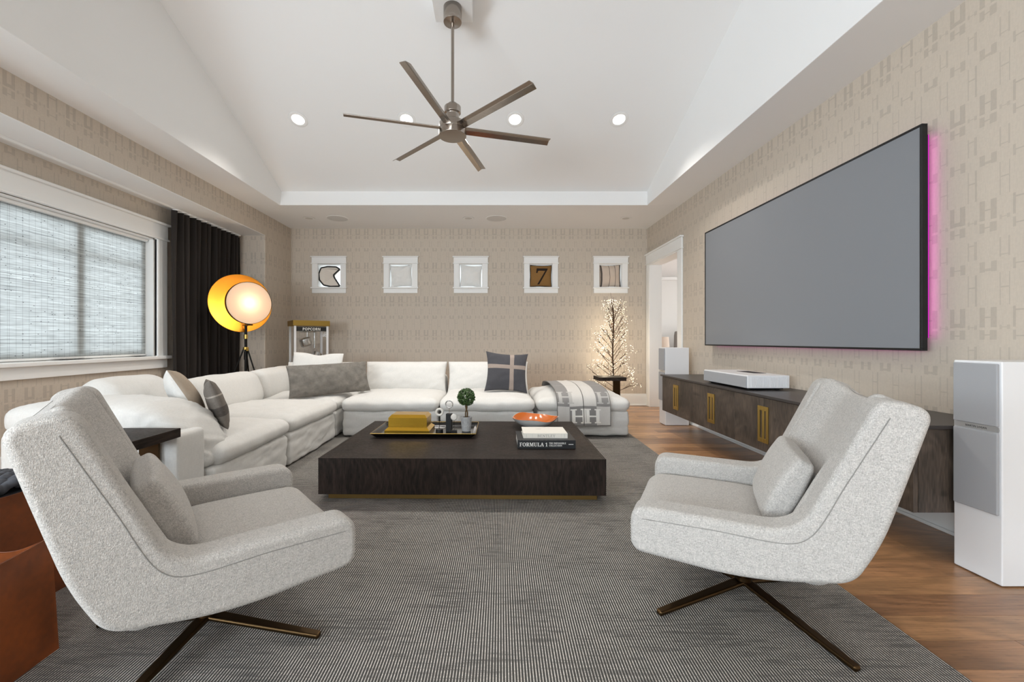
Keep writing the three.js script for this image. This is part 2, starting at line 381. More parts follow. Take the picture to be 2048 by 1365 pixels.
// left wall: bulkhead, recessed window wall, return at the far corner
const WZ0 = -4.41, WZ1 = -1.0, WY0 = 0.845, WY1 = 2.084;
const wallLeft = struct('wall_left', 'beige patterned wall with recessed window bay and bulkhead', 'wall');
{
  const s = shapeOf([[-ZF - 0.1, -0.02], [5.8, -0.02], [5.8, 2.6], [-ZF - 0.1, 2.6]]);
  s.holes.push(new THREE.Path([[-WZ1, WY0], [-WZ0, WY0], [-WZ0, WY1], [-WZ1, WY1]].map(p => new THREE.Vector2(...p))));
  s.holes.push(new THREE.Path([[-3.5, 0.7], [-0.5, 0.7], [-0.5, 2.3], [-3.5, 2.3]].map(p => new THREE.Vector2(...p))));
  const g = new THREE.ExtrudeGeometry(s, { depth: 0.16, bevelEnabled: false });
  g.rotateY(PI / 2); g.translate(XN - 0.16, 0, 0);
  part('recessed_face', uvm(g), M.wallpaper, wallLeft);
  part('bulkhead', uvm(bx(XN - 0.15, XL, 2.458, 3.0, -5.73, ZF + 0.1)), M.wallpaper, wallLeft);
  part('bulkhead_soffit', bx(XN - 0.1, XL - 0.0005, 2.452, 2.459, -5.73, ZF), M.ceiling, wallLeft, 'white painted underside of the bulkhead');
  part('corner_return', uvm(bx(XN - 0.15, XL, -0.02, 3.0, ZB - 0.1, -5.73, 0.012)), M.wallpaper, wallLeft);
}
const wallFront = struct('wall_front', 'wall with a wide window behind the camera', 'wall');
{
  const s = shapeOf([[-3.75, -0.02], [2.6, -0.02], [2.6, 3.0], [-3.75, 3.0]]);
  s.holes.push(new THREE.Path([[-3.1, 0.4], [1.5, 0.4], [1.5, 2.4], [-3.1, 2.4]].map(p => new THREE.Vector2(...p))));
  const g = new THREE.ExtrudeGeometry(s, { depth: 0.16, bevelEnabled: false });
  g.translate(0, 0, ZF);
  part('wallpapered_face', uvm(g), M.wallpaper, wallFront);
}
// ceiling: flat border, tray walls, two slopes meeting in a ridge
const TZ0 = -5.343, TZ1 = 0.12, TXL = -2.71, TXR = 1.99, LIP = 0.175, SL = 0.393, RZ = -2.61;
const slopeY = z => z <= RZ ? HC + LIP + SL * (z - TZ0) : HC + LIP + SL * (TZ1 - z);
const ceil = struct('ceiling', 'white vaulted tray ceiling with a flat border', 'ceiling');
part('soffit', bx(-3.2, 2.5, HC, HC + 0.16, ZB - 0.1, TZ0 - 0.003), M.ceiling, ceil);
part('soffit', bx(-3.2, 2.5, HC, HC + 0.16, TZ1 + 0.003, ZF + 0.1), M.ceiling, ceil);
part('soffit', bx(-3.2, TXL - 0.003, HC, HC + 0.16, TZ0, TZ1), M.ceiling, ceil);
part('soffit', bx(TXR + 0.003, 2.5, HC, HC + 0.16, TZ0, TZ1), M.ceiling, ceil);
{
  const prof = [[-TZ1 - 0.2, HC + 0.001], [-TZ0 + 0.2, HC + 0.001], [-TZ0 + 0.2, HC + 0.4], [-RZ, slopeY(RZ) + 0.4], [-TZ1 - 0.2, HC + 0.4]];
  for (const sd of [-1, 1]) {
    const g = new THREE.ExtrudeGeometry(shapeOf(prof), { depth: 0.2, bevelEnabled: false });
    g.rotateY(PI / 2);
    if (sd > 0) g.translate(TXR, 0, 0);
    else { g.translate(TXL - 0.2, 0, 0); const p = g.attributes.position; for (let i = 0; i < p.count; i++) p.setX(i, p.getX(i) + 0.11 * clamp((p.getY(i) - HC) / 0.98)); g.computeVertexNormals(); }
    part('tray_wall', uvm(g), M.ceiling, ceil);
  }
  const slab = pts => { const g = new THREE.ExtrudeGeometry(shapeOf(pts), { depth: 5.1, bevelEnabled: false }); g.rotateY(PI / 2); g.translate(-2.9, 0, 0); return uvm(g); };
  part('slope', slab([[-TZ0, HC + 0.001], [-TZ0, HC + LIP], [-RZ, slopeY(RZ)], [-RZ, slopeY(RZ) + 0.15], [-TZ0 + 0.18, HC + LIP + 0.1], [-TZ0 + 0.18, HC + 0.001]]), M.ceiling, ceil);
  part('slope', slab([[-TZ1, HC + 0.001], [-TZ1 - 0.18, HC + 0.001], [-TZ1 - 0.18, HC + LIP + 0.1], [-RZ, slopeY(RZ) + 0.15], [-RZ, slopeY(RZ)], [-TZ1, HC + LIP]]), M.ceiling, ceil);
}
// baseboards
const bb = (name, label, list) => { const o = struct(name, label, 'baseboard'); for (const g of list) part('board', g, M.trim, o); };
bb('baseboard_back', 'white baseboard along the back wall', [bx(XL, XR - 0.02, 0, 0.165, ZB, ZB + 0.018, 0.004), bx(XL, XR - 0.02, 0.165, 0.183, ZB, ZB + 0.011, 0.004), bx(XL, XR - 0.02, 0, 0.02, ZB + 0.018, ZB + 0.03, 0.005)]);
bb('baseboard_right', 'white baseboard along the right wall', [bx(XR - 0.018, XR, 0, 0.165, -5.26, ZF, 0.004), bx(XR - 0.011, XR, 0.165, 0.183, -5.26, ZF, 0.004), bx(XR - 0.03, XR - 0.018, 0, 0.02, -5.26, ZF, 0.005)]);
bb('baseboard_left', 'white baseboard below the bay window', [bx(XN, XN + 0.018, 0, 0.165, -5.73, ZF, 0.004), bx(XL, XL + 0.018, 0, 0.165, ZB, -5.73, 0.004)]);

// bay window with casing, sashes and glass
const win1 = struct('window_1', 'wide bay window in white casing on the left wall', 'window');
{
  const x0 = XN, x1 = XN + 0.025;
  part('side_casing', bx(x0, x1, WY0 - 0.03, WY1 + 0.01, WZ0 - 0.15, WZ0 - 0.006, 0.004), M.trim, win1);
  part('side_casing', bx(x0, x1, WY0 - 0.03, WY1 + 0.01, WZ1 + 0.006, WZ1 + 0.15, 0.004), M.trim, win1);
  part('inner_bead', bx(x0, x1 + 0.012, WY0, WY1, WZ0 - 0.03, WZ0 - 0.006, 0.004), M.trim, win1);
  part('head_casing', bx(x0, x1 + 0.004, WY1 + 0.022, WY1 + 0.165, WZ0 - 0.155, WZ1 + 0.155, 0.004), M.trim, win1);
  part('fillet', bx(x0, x1 + 0.016, WY1 + 0.004, WY1 + 0.022, WZ0 - 0.168, WZ1 + 0.168, 0.006), M.trim, win1);
  part('cap', bx(x0, x1 + 0.03, WY1 + 0.165, WY1 + 0.188, WZ0 - 0.175, WZ1 + 0.175, 0.006), M.trim, win1);
  part('sill', bx(x0 - 0.1, x1 + 0.035, WY0 - 0.035, WY0, WZ0 - 0.175, WZ1 + 0.175, 0.008), M.trim, win1);
  part('apron', bx(x0, x1, WY0 - 0.13, WY0 - 0.035, WZ0 - 0.15, WZ1 + 0.15, 0.004), M.trim, win1);
  const xf = XN - 0.155;
  part('jamb', bx(XN - 0.16, x0, WY0, WY1, WZ0 - 0.004, WZ0 + 0.012), M.trim, win1);
  part('jamb', bx(XN - 0.16, x0, WY1 - 0.012, WY1 + 0.004, WZ0, WZ1), M.trim, win1);
  for (const z of [WZ0 + 0.035, -3.70, -2.99, -2.28, -1.57, WZ1 - 0.03]) part('mullion', bx(xf, xf + 0.07, WY0, WY1, z - 0.035, z + 0.035, 0.004), M.trim, win1);
  part('muntin', bx(xf + 0.01, xf + 0.05, 1.765, 1.805, WZ0, WZ1, 0.004), M.trim, win1);
  for (const y of [WY0 + 0.03, WY1 - 0.04]) part('rail', bx(xf, xf + 0.06, y - 0.03, y + 0.03, WZ0, WZ1, 0.004), M.trim, win1);
  let za = WZ0 + 0.035;
  for (const z of [-3.70, -2.99, -2.28, -1.57, WZ1 - 0.03]) { part('pane', bx(xf + 0.028, xf + 0.032, WY0, 1.785, za, z), M.glass, win1); part('pane', bx(xf + 0.028, xf + 0.032, 1.785, WY1, za, z), M.glass, win1); za = z; }
}
{
  const t = thing('woven_shade', 'pale woven reed roller shade drawn down over the bay window', 'shade', [XN - 0.075, 0, 0]);
  const g = new THREE.PlaneGeometry(1, 1);
  const z0 = WZ0 + 0.022, z1 = WZ1 - 0.02, y0 = WY0 + 0.006, y1 = WY1 - 0.04;
  g.rotateY(PI / 2); g.scale(1, y1 - y0, z1 - z0); g.translate(0, (y0 + y1) / 2, (z0 + z1) / 2);
  part('reed_fabric', uvm(g), M.shade, t);
  part('head_rail', bx(-0.02, 0.03, y1, WY1 - 0.013, z0, z1, 0.006), M.trim, t);
  part('hem_bar', bx(-0.006, 0.006, y0, y0 + 0.018, z0, z1, 0.003), M.trim, t);
}
// five small windows in the back wall
winX.forEach((x, i) => {
  const o = struct('window_' + (i + 2), 'small square window in white casing on the back wall', 'window');
  o.position.set(x, winY, ZB);
  for (const s of [-1, 1]) { part('side_casing', bx(s * wo, s * (wo + 0.085), -wo - 0.01, wo + 0.012, 0, 0.02, 0.003), M.trim, o); part('jamb', bx(s * (wo - 0.006), s * (wo + 0.004), -wo, wo, -0.19, 0.002), M.trim, o); part('jamb', bx(-wo, wo, s * (wo - 0.006), s * (wo + 0.004), -0.19, 0.002), M.trim, o); }
  part('head_casing', bx(-wo - 0.088, wo + 0.088, wo + 0.018, wo + 0.105, 0, 0.024, 0.003), M.trim, o);
  part('fillet', bx(-wo - 0.1, wo + 0.1, wo + 0.006, wo + 0.02, 0, 0.034, 0.005), M.trim, o);
  part('cap', bx(-wo - 0.102, wo + 0.102, wo + 0.105, wo + 0.122, 0, 0.045, 0.005), M.trim, o);
  part('sill', bx(-wo - 0.1, wo + 0.1, -wo - 0.022, -wo, 0, 0.045, 0.005), M.trim, o);
  part('apron', bx(-wo - 0.085, wo + 0.085, -wo - 0.092, -wo - 0.022, 0, 0.02, 0.003), M.trim, o);
  part('pane', bx(-wo, wo, -wo, wo, -0.172, -0.168), M.glass, o);
});
// doorway on the right, with the bedroom beyond
const door1 = struct('door_1', 'white cased doorway to the bedroom', 'doorway');
{
  const x1 = XR, x0 = XR - 0.022;
  part('side_casing', bx(x0, x1, 0, DH, DZ1, DZ1 + 0.112, 0.004), M.trim, door1);
  part('side_casing', bx(x0, x1, 0, DH, DZ0 - 0.112, DZ0, 0.004), M.trim, door1);
  part('head_casing', bx(x0 - 0.004, x1, DH + 0.018, DH + 0.145, DZ0 - 0.115, DZ1 + 0.115, 0.004), M.trim, door1);
  part('fillet', bx(x0 - 0.014, x1, DH, DH + 0.018, DZ0 - 0.122, DZ1 + 0.128, 0.006), M.trim, door1);
  part('cap', bx(x0 - 0.028, x1, DH + 0.145, DH + 0.166, DZ0 - 0.122, DZ1 + 0.138, 0.006), M.trim, door1);
  part('jamb', bx(x0 + 0.004, XR + 0.17, 0, DH, DZ0 - 0.002, DZ0 + 0.016, 0.002), M.trim, door1);
  part('jamb', bx(x0 + 0.004, XR + 0.17, 0, DH, DZ1 - 0.016, DZ1 + 0.002, 0.002), M.trim, door1);
  part('jamb', bx(x0 + 0.004, XR + 0.17, DH - 0.016, DH + 0.002, DZ0, DZ1, 0.002), M.trim, door1);
}
{
  const X0 = XR + 0.16, X1 = 5.5, Z0 = -9.4, Z1 = -4.6;
  const f = struct('floor_001', 'oak floor of the bedroom beyond the doorway', 'floor');
  part('boards', bx(X0, X1, -0.1, 0, Z0, Z1), planks[1], f);
  const w = struct('wall_bedroom', 'white walls of the bedroom beyond the doorway', 'wall');
  part('far_wall', bx(X0 - 0.1, X1 + 0.1, 0, 2.8, Z0 - 0.1, Z0), M.white, w);
  part('near_wall', bx(X0, X1 + 0.1, 0, 2.8, Z1, Z1 + 0.1), M.white, w);
  part('side_wall', bx(X1, X1 + 0.1, 0, 2.8, Z0, Z1), M.white, w);
  part('side_wall', bx(X0 - 0.12, X0, 0, 2.8, Z0, ZB - 0.2), M.white, w);
  part('crown', bx(X0, X1, 2.36, 2.44, Z0, Z0 + 0.06, 0.02), M.trim, w);
  const c = struct('ceiling_001', 'white ceiling of the bedroom beyond the doorway', 'ceiling');
  part('slab', bx(X0 - 0.1, X1 + 0.1, 2.44, 2.55, Z0 - 0.1, Z1 + 0.1), M.ceiling, c);
}

// ------------------------------------------------------------------ rug
{
  const L = 6.2, W = 3.7, g = uvm(new RoundedBoxGeometry(W, 0.012, L, 2, 0.004));
  const r = solo('area_rug', g, M.rug, 'large grey and cream striped flat woven rug under the coffee table', 'rug', [-0.42, 0.006, -2.2], -1.2 * D);
}

// ------------------------------------------------------------------ coffee table
const RUGY = 0.012, TY = 0.2785, tTurn = -0.9 * D, tX = -0.178, tZ = -3.18;
{
  const t = thing('coffee_table', 'low dark stained oak block coffee table on a recessed brass plinth', 'coffee table', [tX, RUGY, tZ], tTurn);
  const w = 0.892, d = 0.597, y0 = 0.042, y1 = TY - RUGY;
  part('plinth', bx(-w + 0.045, w - 0.045, 0, y0, -d + 0.045, d - 0.045, 0.002), std({ color: 0x9a7d4c, metalness: 1, roughness: 0.42 }), t, 'brushed brass recessed base');
  part('front_panel', uvm(bx(-w, w, y0, y1, d - 0.02, d), 1, 0.3, 0.1, true), M.darkWood, t);
  part('back_panel', uvm(bx(-w, w, y0, y1, -d, -d + 0.02), 1, 0.1, 0.6, true), M.darkWood, t);
  for (const s of [-1, 1]) part('side_panel', uvm(bx(s * w, s * (w - 0.02), y0, y1, -d + 0.0202, d - 0.0202), 1, 0.2, 0.4 * s, true), M.darkWood, t);
  part('top_panel', uvm(bx(-w + 0.0202, w - 0.0202, y1 - 0.024, y1 - 0.0004, -d + 0.0202, d - 0.0202), 1, 0.33, 0.2, false), M.darkWood, t);
  part('bottom_panel', bx(-w + 0.0202, w - 0.0202, y0, y0 + 0.015, -d + 0.0202, d - 0.0202), M.darkWood, t);
}
// ------------------------------------------------------------------ things on the coffee table
{
  const t = thing('serving_tray', 'long black lacquer tray with a flared gilt rim on the coffee table', 'tray', [-0.51, TY, -3.335], tTurn);
  const w = 0.36, d = 0.19, fl = 0.034, h = 0.036, P = [];
  part('tray_base', bx(-w, w, 0, 0.008, -d, d, 0.002), std({ color: 0x120f0e, roughness: 0.18 }), t);
  const wall = (a, b, c, e) => sheet((u, v) => [0, 1, 2].map(k => mixv(mixv(a[k], b[k], u), mixv(c[k], e[k], u), v)), 6, 2, 0.005);
  const lo = [[-w, 0.004, d], [w, 0.004, d], [w, 0.004, -d], [-w, 0.004, -d]], hi = lo.map(([x, y, z]) => [x + sign(x) * fl, h, z + sign(z) * fl]);
  const lac = std({ color: 0x120f0e, roughness: 0.2 });
  for (let k = 0; k < 4; k++) part('flared_side', wall(lo[k], lo[(k + 1) % 4], hi[k], hi[(k + 1) % 4]), lac, t);
  part('gilt_rim', join([0, 1, 2, 3].map(k => rod(hi[k], hi[(k + 1) % 4], 0.0025, 6))), M.brass, t);
}
{
  const t = thing('gold_box', 'stepped gold keepsake box standing in the black tray', 'box', [-0.652, TY + 0.0085, -3.345], tTurn - 1.5 * D);
  const loft = (w0, d0, y0, w1, d1, y1) => { const g = new THREE.CylinderGeometry(1, 1, 1, 4, 1); g.rotateY(PI / 4); const p = g.attributes.position; for (let i = 0; i < p.count; i++) { const up = p.getY(i) > 0, sx = p.getX(i) === 0 || abs(p.getX(i)) < 1e-6 ? 0 : sign(p.getX(i)), sz = abs(p.getZ(i)) < 1e-6 ? 0 : sign(p.getZ(i)); p.setXYZ(i, sx * (up ? w1 : w0) / 2, up ? y1 : y0, sz * (up ? d1 : d0) / 2); } const q = g.toNonIndexed(); q.computeVertexNormals(); return uvm(q); };
  const leaf = std({ color: 0xd2a63c, metalness: 1, roughness: 0.27 });
  part('base', loft(0.352, 0.235, 0, 0.352, 0.235, 0.024), leaf, t);
  part('base_bevel', loft(0.352, 0.235, 0.0241, 0.306, 0.19, 0.045), leaf, t);
  part('body', loft(0.302, 0.186, 0.0452, 0.302, 0.186, 0.118), leaf, t);
  part('lid', loft(0.302, 0.186, 0.1185, 0.262, 0.146, 0.141), leaf, t);
}
{
  const ring = (R, r) => { const g = new THREE.TorusGeometry(R, r, 14, 36); return keep(g); };
  const bone = std({ color: 0xe4e0d8, roughness: 0.5 });
  let t = thing('ring_sculpture', 'white stone ring on a thin rod and small black base', 'sculpture', [-0.414, TY + 0.0085, -3.30], 0.1);
  part('base', cyl(0.03, 0.028, 0.022), M.black, t); part('rod', rod([0, 0.022, 0], [0, 0.125, 0], 0.0022), M.blackMetal, t);
  const g1 = ring(0.024, 0.009); g1.translate(0, 0.157, 0); part('ring', g1, bone, t);
  t = thing('ring_sculpture', 'tall black block holding a thin metal ring', 'sculpture', [-0.338, TY + 0.0085, -3.315], -0.15);
  part('block', bx(-0.022, 0.022, 0, 0.143, -0.022, 0.022, 0.002), M.black, t); part('rod', rod([0, 0.143, 0], [0, 0.185, 0], 0.002), M.steel, t);
  const g2 = ring(0.029, 0.0035); g2.translate(0, 0.217, 0); part('ring', g2, M.steel, t);
  const g2b = lathe([[0.0, 0.003], [0.02, 0.0025], [0.0255, 0], [0.02, -0.0025], [0.0, -0.003]], 32); g2b.rotateX(PI / 2); g2b.translate(0, 0.217, 0); part('glass_disc', g2b, M.glass, t);
  t = thing('ring_sculpture', 'small white disc on a thin rod and square black base', 'sculpture', [-0.296, TY + 0.0085, -3.27], 0.05);
  part('base', bx(-0.024, 0.024, 0, 0.02, -0.024, 0.024, 0.002), M.black, t); part('rod', rod([0, 0.02, 0], [0, 0.1, 0], 0.002), M.blackMetal, t);
  const g3 = lathe([[0, 0.006], [0.02, 0.005], [0.0255, 0], [0.02, -0.005], [0, -0.006]], 32); g3.rotateX(PI / 2); g3.translate(0, 0.122, 0); part('disc', g3, bone, t);
}
{
  const t = thing('topiary', 'small boxwood ball topiary in a grey stone pot on the tray', 'plant', [-0.203, TY + 0.0085, -3.33]);
  part('pot', lathe([[0, 0], [0.033, 0], [0.035, 0.004], [0.045, 0.108], [0.047, 0.11], [0.047, 0.117], [0.042, 0.117], [0.041, 0.105], [0, 0.105]]), std({ map: stoneMap, roughness: 0.9 }), t);
  part('soil', lathe([[0, 0.114], [0.03, 0.112], [0.0415, 0.106]]), std({ color: 0x2c2418, roughness: 1 }), t);
  const bark = std({ color: 0x5a4429, roughness: 0.9 });
  part('stem', join([tube([[0.006, 0.1, 0], [0.008, 0.15, 0.003], [-0.003, 0.19, 0], [0.004, 0.24, 0.002]], 0.006), tube([[-0.006, 0.1, 0], [-0.006, 0.15, -0.003], [0.006, 0.19, 0.004], [-0.003, 0.24, 0]], 0.005)]), bark, t);
  const leaves = [], C = new THREE.Vector3(0, 0.272, 0);
  for (let i = 0; i < 900; i++) {
    const a = rnd() * 2 * PI, c = rnd() * 2 - 1, s = sqrt(1 - c * c), R = 0.05 + 0.02 * pow(rnd(), 0.6), L = 0.008 + 0.005 * rnd();
    const g = new THREE.SphereGeometry(1, 5, 3); g.scale(L * 0.62, L * 0.16, L);
    g.rotateX(rnd() * 2.2 - 1.1); g.rotateZ(rnd() * 2.2 - 1.1); g.rotateY(rnd() * 6.3);
    g.translate(C.x + R * s * cos(a), C.y + R * c, C.z + R * s * sin(a));
    const k = 0.6 + 0.7 * rnd(), n = g.attributes.position.count, col = new Float32Array(n * 3);
    for (let q = 0; q < n; q++) col.set([0.055 * k, 0.11 * k, 0.028 * k], q * 3);
    g.setAttribute('color', new THREE.BufferAttribute(col, 3));
    leaves.push(g.toNonIndexed());
  }
  const fol = part('foliage', mergeGeometries(leaves), std({ vertexColors: true, roughness: 0.6 }), t, 'dense dark green boxwood leaves');
  fol.userData.kind = 'stuff';
}
{
  const t = thing('decorative_bowl', 'wide wavy rimmed bowl, white outside and glossy orange inside', 'bowl', [0.362, TY, -3.545]);
  const surf = (inner) => {
    const n = 96, m = 18, P = [], I = [], off = inner ? -0.004 : 0;
    for (let j = 0; j <= m; j++) for (let i = 0; i <= n; i++) {
      const a = i / n * 2 * PI, s = j / m, wav = 1 + 0.035 * s * s * sin(3 * a + 0.6) + 0.02 * s * s * sin(5 * a + 2);
      const r = (0.055 + 0.142 * pow(s, 0.8)) * wav + off, y = 0.004 + (0.077 + 0.008 * sin(3 * a + 1.4) + 0.004 * sin(5 * a)) * pow(s, 1.7) + (inner ? 0.005 * (1 - s) : 0);
      P.push((j ? r : 0) * cos(a), y, (j ? r : 0) * sin(a));
    }
    for (let j = 0; j < m; j++) for (let i = 0; i < n; i++) { const a = j * (n + 1) + i, b = a + n + 1; inner ? I.push(a, b, a + 1, a + 1, b, b + 1) : I.push(a, a + 1, b, a + 1, b + 1, b); }
    const g = new THREE.BufferGeometry(); g.setAttribute('position', new THREE.Float32BufferAttribute(P, 3)); g.setIndex(I); g.computeVertexNormals(); return g;
  };
  part('outer_shell', surf(false), phy({ color: 0xe9eae8, roughness: 0.25, clearcoat: 0.5, clearcoatRoughness: 0.1 }), t, 'white glazed outside');
  part('inner_glaze', surf(true), phy({ color: 0xc8640c, roughness: 0.16, clearcoat: 1, clearcoatRoughness: 0.05 }), t, 'glossy orange inside');
  part('foot', lathe([[0.0, 0], [0.05, 0], [0.056, 0.006], [0, 0.008]]), M.speaker, t);
}
function book(label, pos, turn, w, h, d, cover, spineTex, pages) {
  const t = thing('book', label, 'book', pos, turn, null);
  delete t.userData.group;
  part('back_cover', bx(-w / 2, w / 2, 0, 0.004, -d / 2, d / 2, 0.001), cover, t);
  part('front_cover', bx(-w / 2, w / 2, h - 0.004, h, -d / 2, d / 2, 0.001), cover, t);
  part('pages', bx(-w / 2 + 0.004, w / 2 - 0.004, 0.004, h - 0.004, -d / 2 + 0.005, d / 2 - 0.004), pages, t);
  const g = new THREE.BoxGeometry(w, h - 0.0004, 0.004); g.translate(0, h / 2, d / 2 + 0.0012);
  part('spine', g, spineTex, t, 'spine with printed title');
  return t;
}
{
  const blackCover = std({ color: 0x1c1e22, roughness: 0.5 }), page = std({ color: 0xd8d6d0, roughness: 0.9 }), whiteCover = std({ color: 0xe6e2d9, roughness: 0.55 });
  const spine1 = std({ roughness: 0.5, map: canvasTex(1024, 152, (c, w, h) => {
    c.fillStyle = '#16181b'; c.fillRect(0, 0, w, h); c.fillStyle = '#f2f0ea'; c.textBaseline = 'middle';
    c.font = 'bold 92px serif'; c.fillText('FORMULA 1', 34, h / 2 + 4, 500);
    c.font = 'bold 40px serif'; c.fillText('THE IMPOSSIBLE', 556, h / 2 - 20, 300); c.fillText('COLLECTION', 556, h / 2 + 22, 230);
    c.fillRect(900, h / 2 - 6, 86, 10);
  }) });
  const spine2 = std({ roughness: 0.55, map: canvasTex(1024, 120, (c, w, h) => {
    c.fillStyle = '#e4e0d6'; c.fillRect(0, 0, w, h); c.fillStyle = '#8d8a84'; c.textBaseline = 'middle'; c.textAlign = 'center';
    c.font = '92px serif'; c.fillText('BENTLEY', w * 0.52, h / 2 + 4, 560); c.fillStyle = '#b5b1a8'; c.fillRect(70, 20, 6, 80); c.fillRect(948, 20, 6, 80); c.fillRect(210, 14, 3, 92); c.fillRect(880, 14, 3, 92);
  }) });
  book('large black book with white serif title, lower of the two', [0.372, TY, -2.968], -0.6 * D, 0.392, 0.0575, 0.285, blackCover, spine1, page);
  const b = book('smaller cream book with grey title on top of the black book', [0.371, TY + 0.0576, -2.985], -0.6 * D, 0.305, 0.034, 0.212, whiteCover, spine2, page);
  const em = new THREE.Shape(); em.absellipse(0, 0, 0.008, 0.006, 0, 2 * PI); const wings = [em];
  for (const s of [-1, 1]) wings.push(shapeOf([[s * 0.006, 0.004], [s * 0.022, 0.007], [s * 0.019, 0.001], [s * 0.012, -0.004], [s * 0.006, -0.003]]));
  const eg = new THREE.ShapeGeometry(wings); eg.rotateX(-PI / 2); eg.translate(-0.035, 0.0345, -0.035);
  part('emblem', eg, std({ color: 0xb9b5ad, roughness: 0.5 }), b, 'small grey winged emblem');
}

// ------------------------------------------------------------------ sectional sofa, module by module
const ST = 0.388, SB = 0.27;      // seat edge height, base height
const baseOpt = { r: 0.025, top: 0, side: 0.006, front: 0.006, wr: 0.013, fq: 5, stretch: [1, 3.2, 1], n: 44, ny: 18 };
function seat(w, d, seed, o = {}) { return puff(w, ST - SB + 0.02, d, { r: 0.062, top: 0.036, side: 0.012, front: 0.015, wr: 0.011, fq: 5.5, seed, n: 44, ny: 14, ...o }); }
const at = (g, x, y, z) => g.translate(x, y, z);
const leanBack = (w, h, t, seed, tilt, o = {}) => { const g = puff(w, h, t, { r: min(0.085, t * 0.48), top: 0.012, side: 0.01, front: 0.035, wr: 0.008, fq: 4, seed, n: 26, ny: 16, ...o }); g.rotateX(tilt); return g; };
const sofaGroup = 'white slipcovered sectional sofa modules';
// back run, two seats and the ottoman
{
  const mod = (x0, x1, label, seed, noBack) => {
    const w = x1 - x0, cx = (x0 + x1) / 2;
    const t = thing('sofa_module', label, 'sofa', [cx, RUGY, -4.84], 0, sofaGroup);
    delete t.userData.group;
    part('base', at(puff(w - 0.035, SB - 0.012, 1.06, { ...baseOpt, seed }), 0, SB / 2 + 0.004, 0), M.sofa, t);
    part('seat_cushion', at(seat(w - 0.03, noBack ? 1.09 : 0.95, seed + 3, noBack ? { top: 0.075 } : {}), 0, (ST + SB) / 2, noBack ? 0.005 : 0.085), M.sofa, t);
    if (!noBack) {
      part('back_frame', at(puff(w - 0.035, 0.56, 0.19, { r: 0.05, top: 0.01, wr: 0.005, seed }), 0, 0.29, -0.44), M.sofa, t);
      const bk = pillow(w - 0.012, 0.40, 0.25, { pinch: 0.035, seed: seed + 7, fat: 0.36, wr: 0.012, metres: true }); bk.rotateX(-0.36);
      part('back_cushion', at(bk, 0, 0.545, -0.27), M.sofa, t);
    }
    return t;
  };
  mod(-1.553, -0.545, 'white slipcovered sofa seat between the corner piece and the cross pillow seat', 21);
  mod(-0.542, 0.452, 'white slipcovered sofa seat holding the charcoal cross pillow', 33);
  mod(0.457, 1.432, 'white slipcovered backless ottoman seat under the striped throw', 47, true);
}
// corner and left run
{
  const t = thing('sofa_module', 'white slipcovered corner piece of the sofa beside the floor lamp', 'sofa', [-2.15, RUGY, -4.82]);
  part('base', at(puff(1.10, SB - 0.012, 1.06, { ...baseOpt, seed: 55 }), 0, SB / 2 + 0.004, 0), M.sofa, t);
  part('seat_cushion', at(seat(0.97, 0.93, 57), 0.07, (ST + SB) / 2, 0.055), M.sofa, t);
  part('back_frame', at(puff(1.10, 0.56, 0.19, { r: 0.05, top: 0.01, wr: 0.005, seed: 3 }), 0, 0.29, -0.46), M.sofa, t);
  part('side_frame', at(puff(0.19, 0.56, 0.84, { r: 0.05, top: 0.01, wr: 0.005, seed: 5 }), -0.47, 0.29, 0.09), M.sofa, t);
  const bk = pillow(0.93, 0.40, 0.24, { pinch: 0.035, seed: 61, fat: 0.36, wr: 0.012, metres: true }); bk.rotateX(-0.34);
  part('back_cushion', at(bk, 0.10, 0.54, -0.28), M.sofa, t);
  const g = leanBack(0.80, 0.36, 0.22, 63, -0.26); g.rotateY(PI / 2); part('back_cushion', at(g, -0.31, 0.505, 0.10), M.sofa, t);
}
{
  const t = thing('sofa_module', 'white slipcovered armless sofa seat between the corner and the arm end', 'sofa', [-2.155, RUGY, -3.77]);
  part('base', at(puff(1.12, SB - 0.012, 0.955, { ...baseOpt, seed: 71 }), 0, SB / 2 + 0.004, 0), M.sofa, t);
  part('seat_cushion', at(seat(0.99, 0.955, 73), 0.085, (ST + SB) / 2, 0), M.sofa, t);
  part('back_frame', at(puff(0.19, 0.54, 0.955, { r: 0.05, top: 0.01, wr: 0.005, seed: 75 }), -0.47, 0.28, 0), M.sofa, t);
  const g = leanBack(0.95, 0.36, 0.23, 77, -0.32); g.rotateY(PI / 2); part('back_cushion', at(g, -0.30, 0.498, -0.02), M.sofa, t);
}
